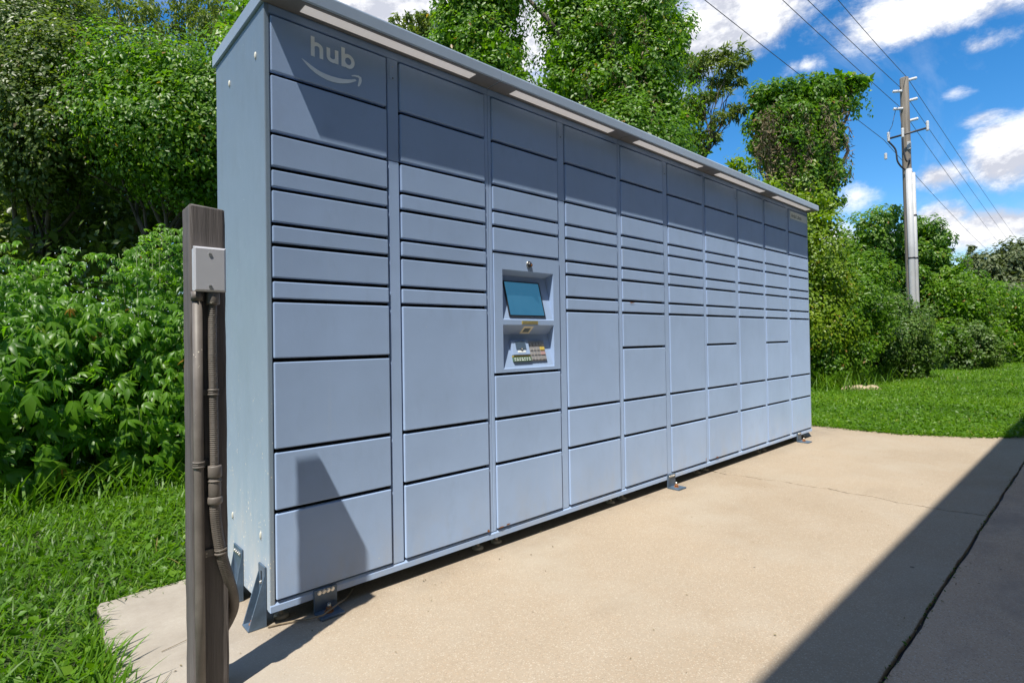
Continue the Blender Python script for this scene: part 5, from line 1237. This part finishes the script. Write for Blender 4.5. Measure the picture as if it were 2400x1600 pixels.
ptop, pbot = Vector((18.068, 1.857, 8.217)), Vector((18.229, 1.822, -0.167)); pbot.z = -0.1
pole = thing('utility_pole', 'tall wooden utility pole with insulators and white riser pipes right of the locker', 'utility pole', (pbot.x, pbot.y, 0))
pof = Vector((pbot.x, pbot.y, 0))
RT = Vector((0.74, -0.673, 0)); TC = Vector((-0.673, -0.74, 0))
def at(z): 
    t = (z - pbot.z) / (ptop.z - pbot.z); return pbot.lerp(ptop, t) - pof
mb = MB(); mb.tube([at(z) for z in (-0.1, 1.5, 3, 4.6, 6.2, ptop.z - 0.02, ptop.z)], [0.115, 0.113, 0.112, 0.110, 0.108, 0.106, 0.10], M['pole'], 14); mb.build('pole_shaft', pole)
for s, ztop, rad, zt in ((-0.045, 5.6, 0.078, 0), (0.088, 5.5, 0.055, 0)):
    mb = MB(); q = lambda z: at(z) + RT * s + TC * (0.13 if s < 0 else 0.105)
    mb.tube([q(-0.05), q(1.5), q(3), q(ztop)], rad, M['riser'], 12); ri = mb.build('riser_pipe', pole)
    for z in (1.6, 3.1, 4.3):
        if s < 0 and z != 3.1: continue
        mb = MB(); mb.cyl(q(z - 0.02), q(z + 0.02), rad + 0.008, M['dark_metal'], 12); mb.build('pipe_band', ri)
def insulator(base, d, ln, name='insulator'):
    mb = MB(); d = d.normalized(); n = 6
    pts, rad = [], []
    for k in range(n * 2 + 1):
        pts.append(base + d * ln * k / (n * 2)); rad.append(0.043 if k % 2 else 0.027)
    mb.tube(pts, rad, M['insul'], 10); return mb.build(name, pole)
zs = lambda v: 0.9763 + 15.5 * (783 - v * 1.0204) / 1279.2
UP = Vector((0, 0, 1))
for v in (187, 234, 280): insulator(at(zs(v)) + RT * 0.10, RT + UP * 0.25, 0.265)
for v in (213, 253): insulator(at(zs(v)) - RT * 0.093 + TC * 0.04, -RT + UP * -0.05, 0.265)
# crossarm, square to the line of the wires
ca, cb = Vector((17.816, 2.313, 6.486)) - pof, Vector((18.075, 1.466, 6.614)) - pof
ca += TC * 0.19; cb += TC * 0.19
mb = MB(); mb.tube([ca, cb], 0.031, M['dark_metal'], 4); mb.build('crossarm', pole)
for p in (ca, cb, ca.lerp(cb, 0.37)):
    insulator(p - UP * 0.08, UP, 0.265, 'cutout_insulator')
insulator(ca - RT * 0.09 - UP * 0.58, UP, 0.17, 'arrester')
mb = MB(); mb.tube(catmull([ca - UP * 0.08, ca + RT * 0.19 - UP * 0.31, ca + RT * 0.25 - UP * 0.66, ca + RT * 0.46 - UP * 0.87, at(zs(373)) + TC * 0.13], 6), 0.022, M['dark_metal'], 6); mb.build('jumper_cable', pole)
mb = MB(); c2 = ca.lerp(cb, 0.37); mb.tube(catmull([c2 - UP * 0.09, c2 + RT * 0.015 - UP * 0.42, c2 + RT * 0.09 - UP * 0.74, at(zs(370)) + TC * 0.13], 6), 0.020, M['dark_metal'], 6); mb.build('jumper_cable', pole)
for v, dx in ((255, -0.55), (250, -0.2)):
    a_ = at(zs(v)) - RT * 0.27 if dx < -0.4 else at(zs(v)) - RT * 0.155
    b_ = (ca if dx < -0.4 else c2) + UP * 0.17
    mb = MB(); mb.tube([a_, (a_ + b_) / 2 - UP * 0.12, b_], 0.008, M['wire'], 5); mb.build('jumper_wire', pole)
mb = MB(); mb.box(at(zs(340)) + TC * 0.11 + Vector((-0.045, -0.045, -0.11)), at(zs(340)) + TC * 0.11 + Vector((0.045, 0.045, 0.11)), M['riser'], 0.01); mb.build('meter_tag', pole)
wl = [('topmost wire, carried past the pole tip', (12.588, 1.850, 8.203), (18.141, 1.790, 8.215), (55.166, 2.518, 7.899)),
      ('second wire from the top, fixed to a left insulator', (10.747, 2.313, 8.191), (18.002, 1.920, 7.934), (53.715, 2.896, 7.791)),
      ('third wire, fixed to the lowest pole insulator', (10.362, 2.664, 8.199), (17.982, 1.946, 7.390), (52.077, 3.311, 7.573)),
      ('lowest wire, passing in front of the vine-draped tree to the crossarm', (6.856, 3.300, 7.619), (17.640, 2.271, 6.470), (44.055, 3.203, 6.479))]
for lab, a_, b_, c_ in wl:
    a_, b_, c_ = Vector(a_), Vector(b_), Vector(c_)
    a2 = b_ + (a_ - b_) * 1.6; c2_ = b_ + (c_ - b_) * 1.6
    mb = MB()
    def span(p, q, sag): return [p.lerp(q, k / 14) - UP * sag * 4 * (k / 14) * (1 - k / 14) for k in range(15)]
    mb.tube(span(a2, b_, 0.06)[:-1] + span(b_, c2_, 0.25), 0.0075, M['wire'], 5)
    mb.build('power_line', None, lab, 'wire', 'power lines on the utility pole')
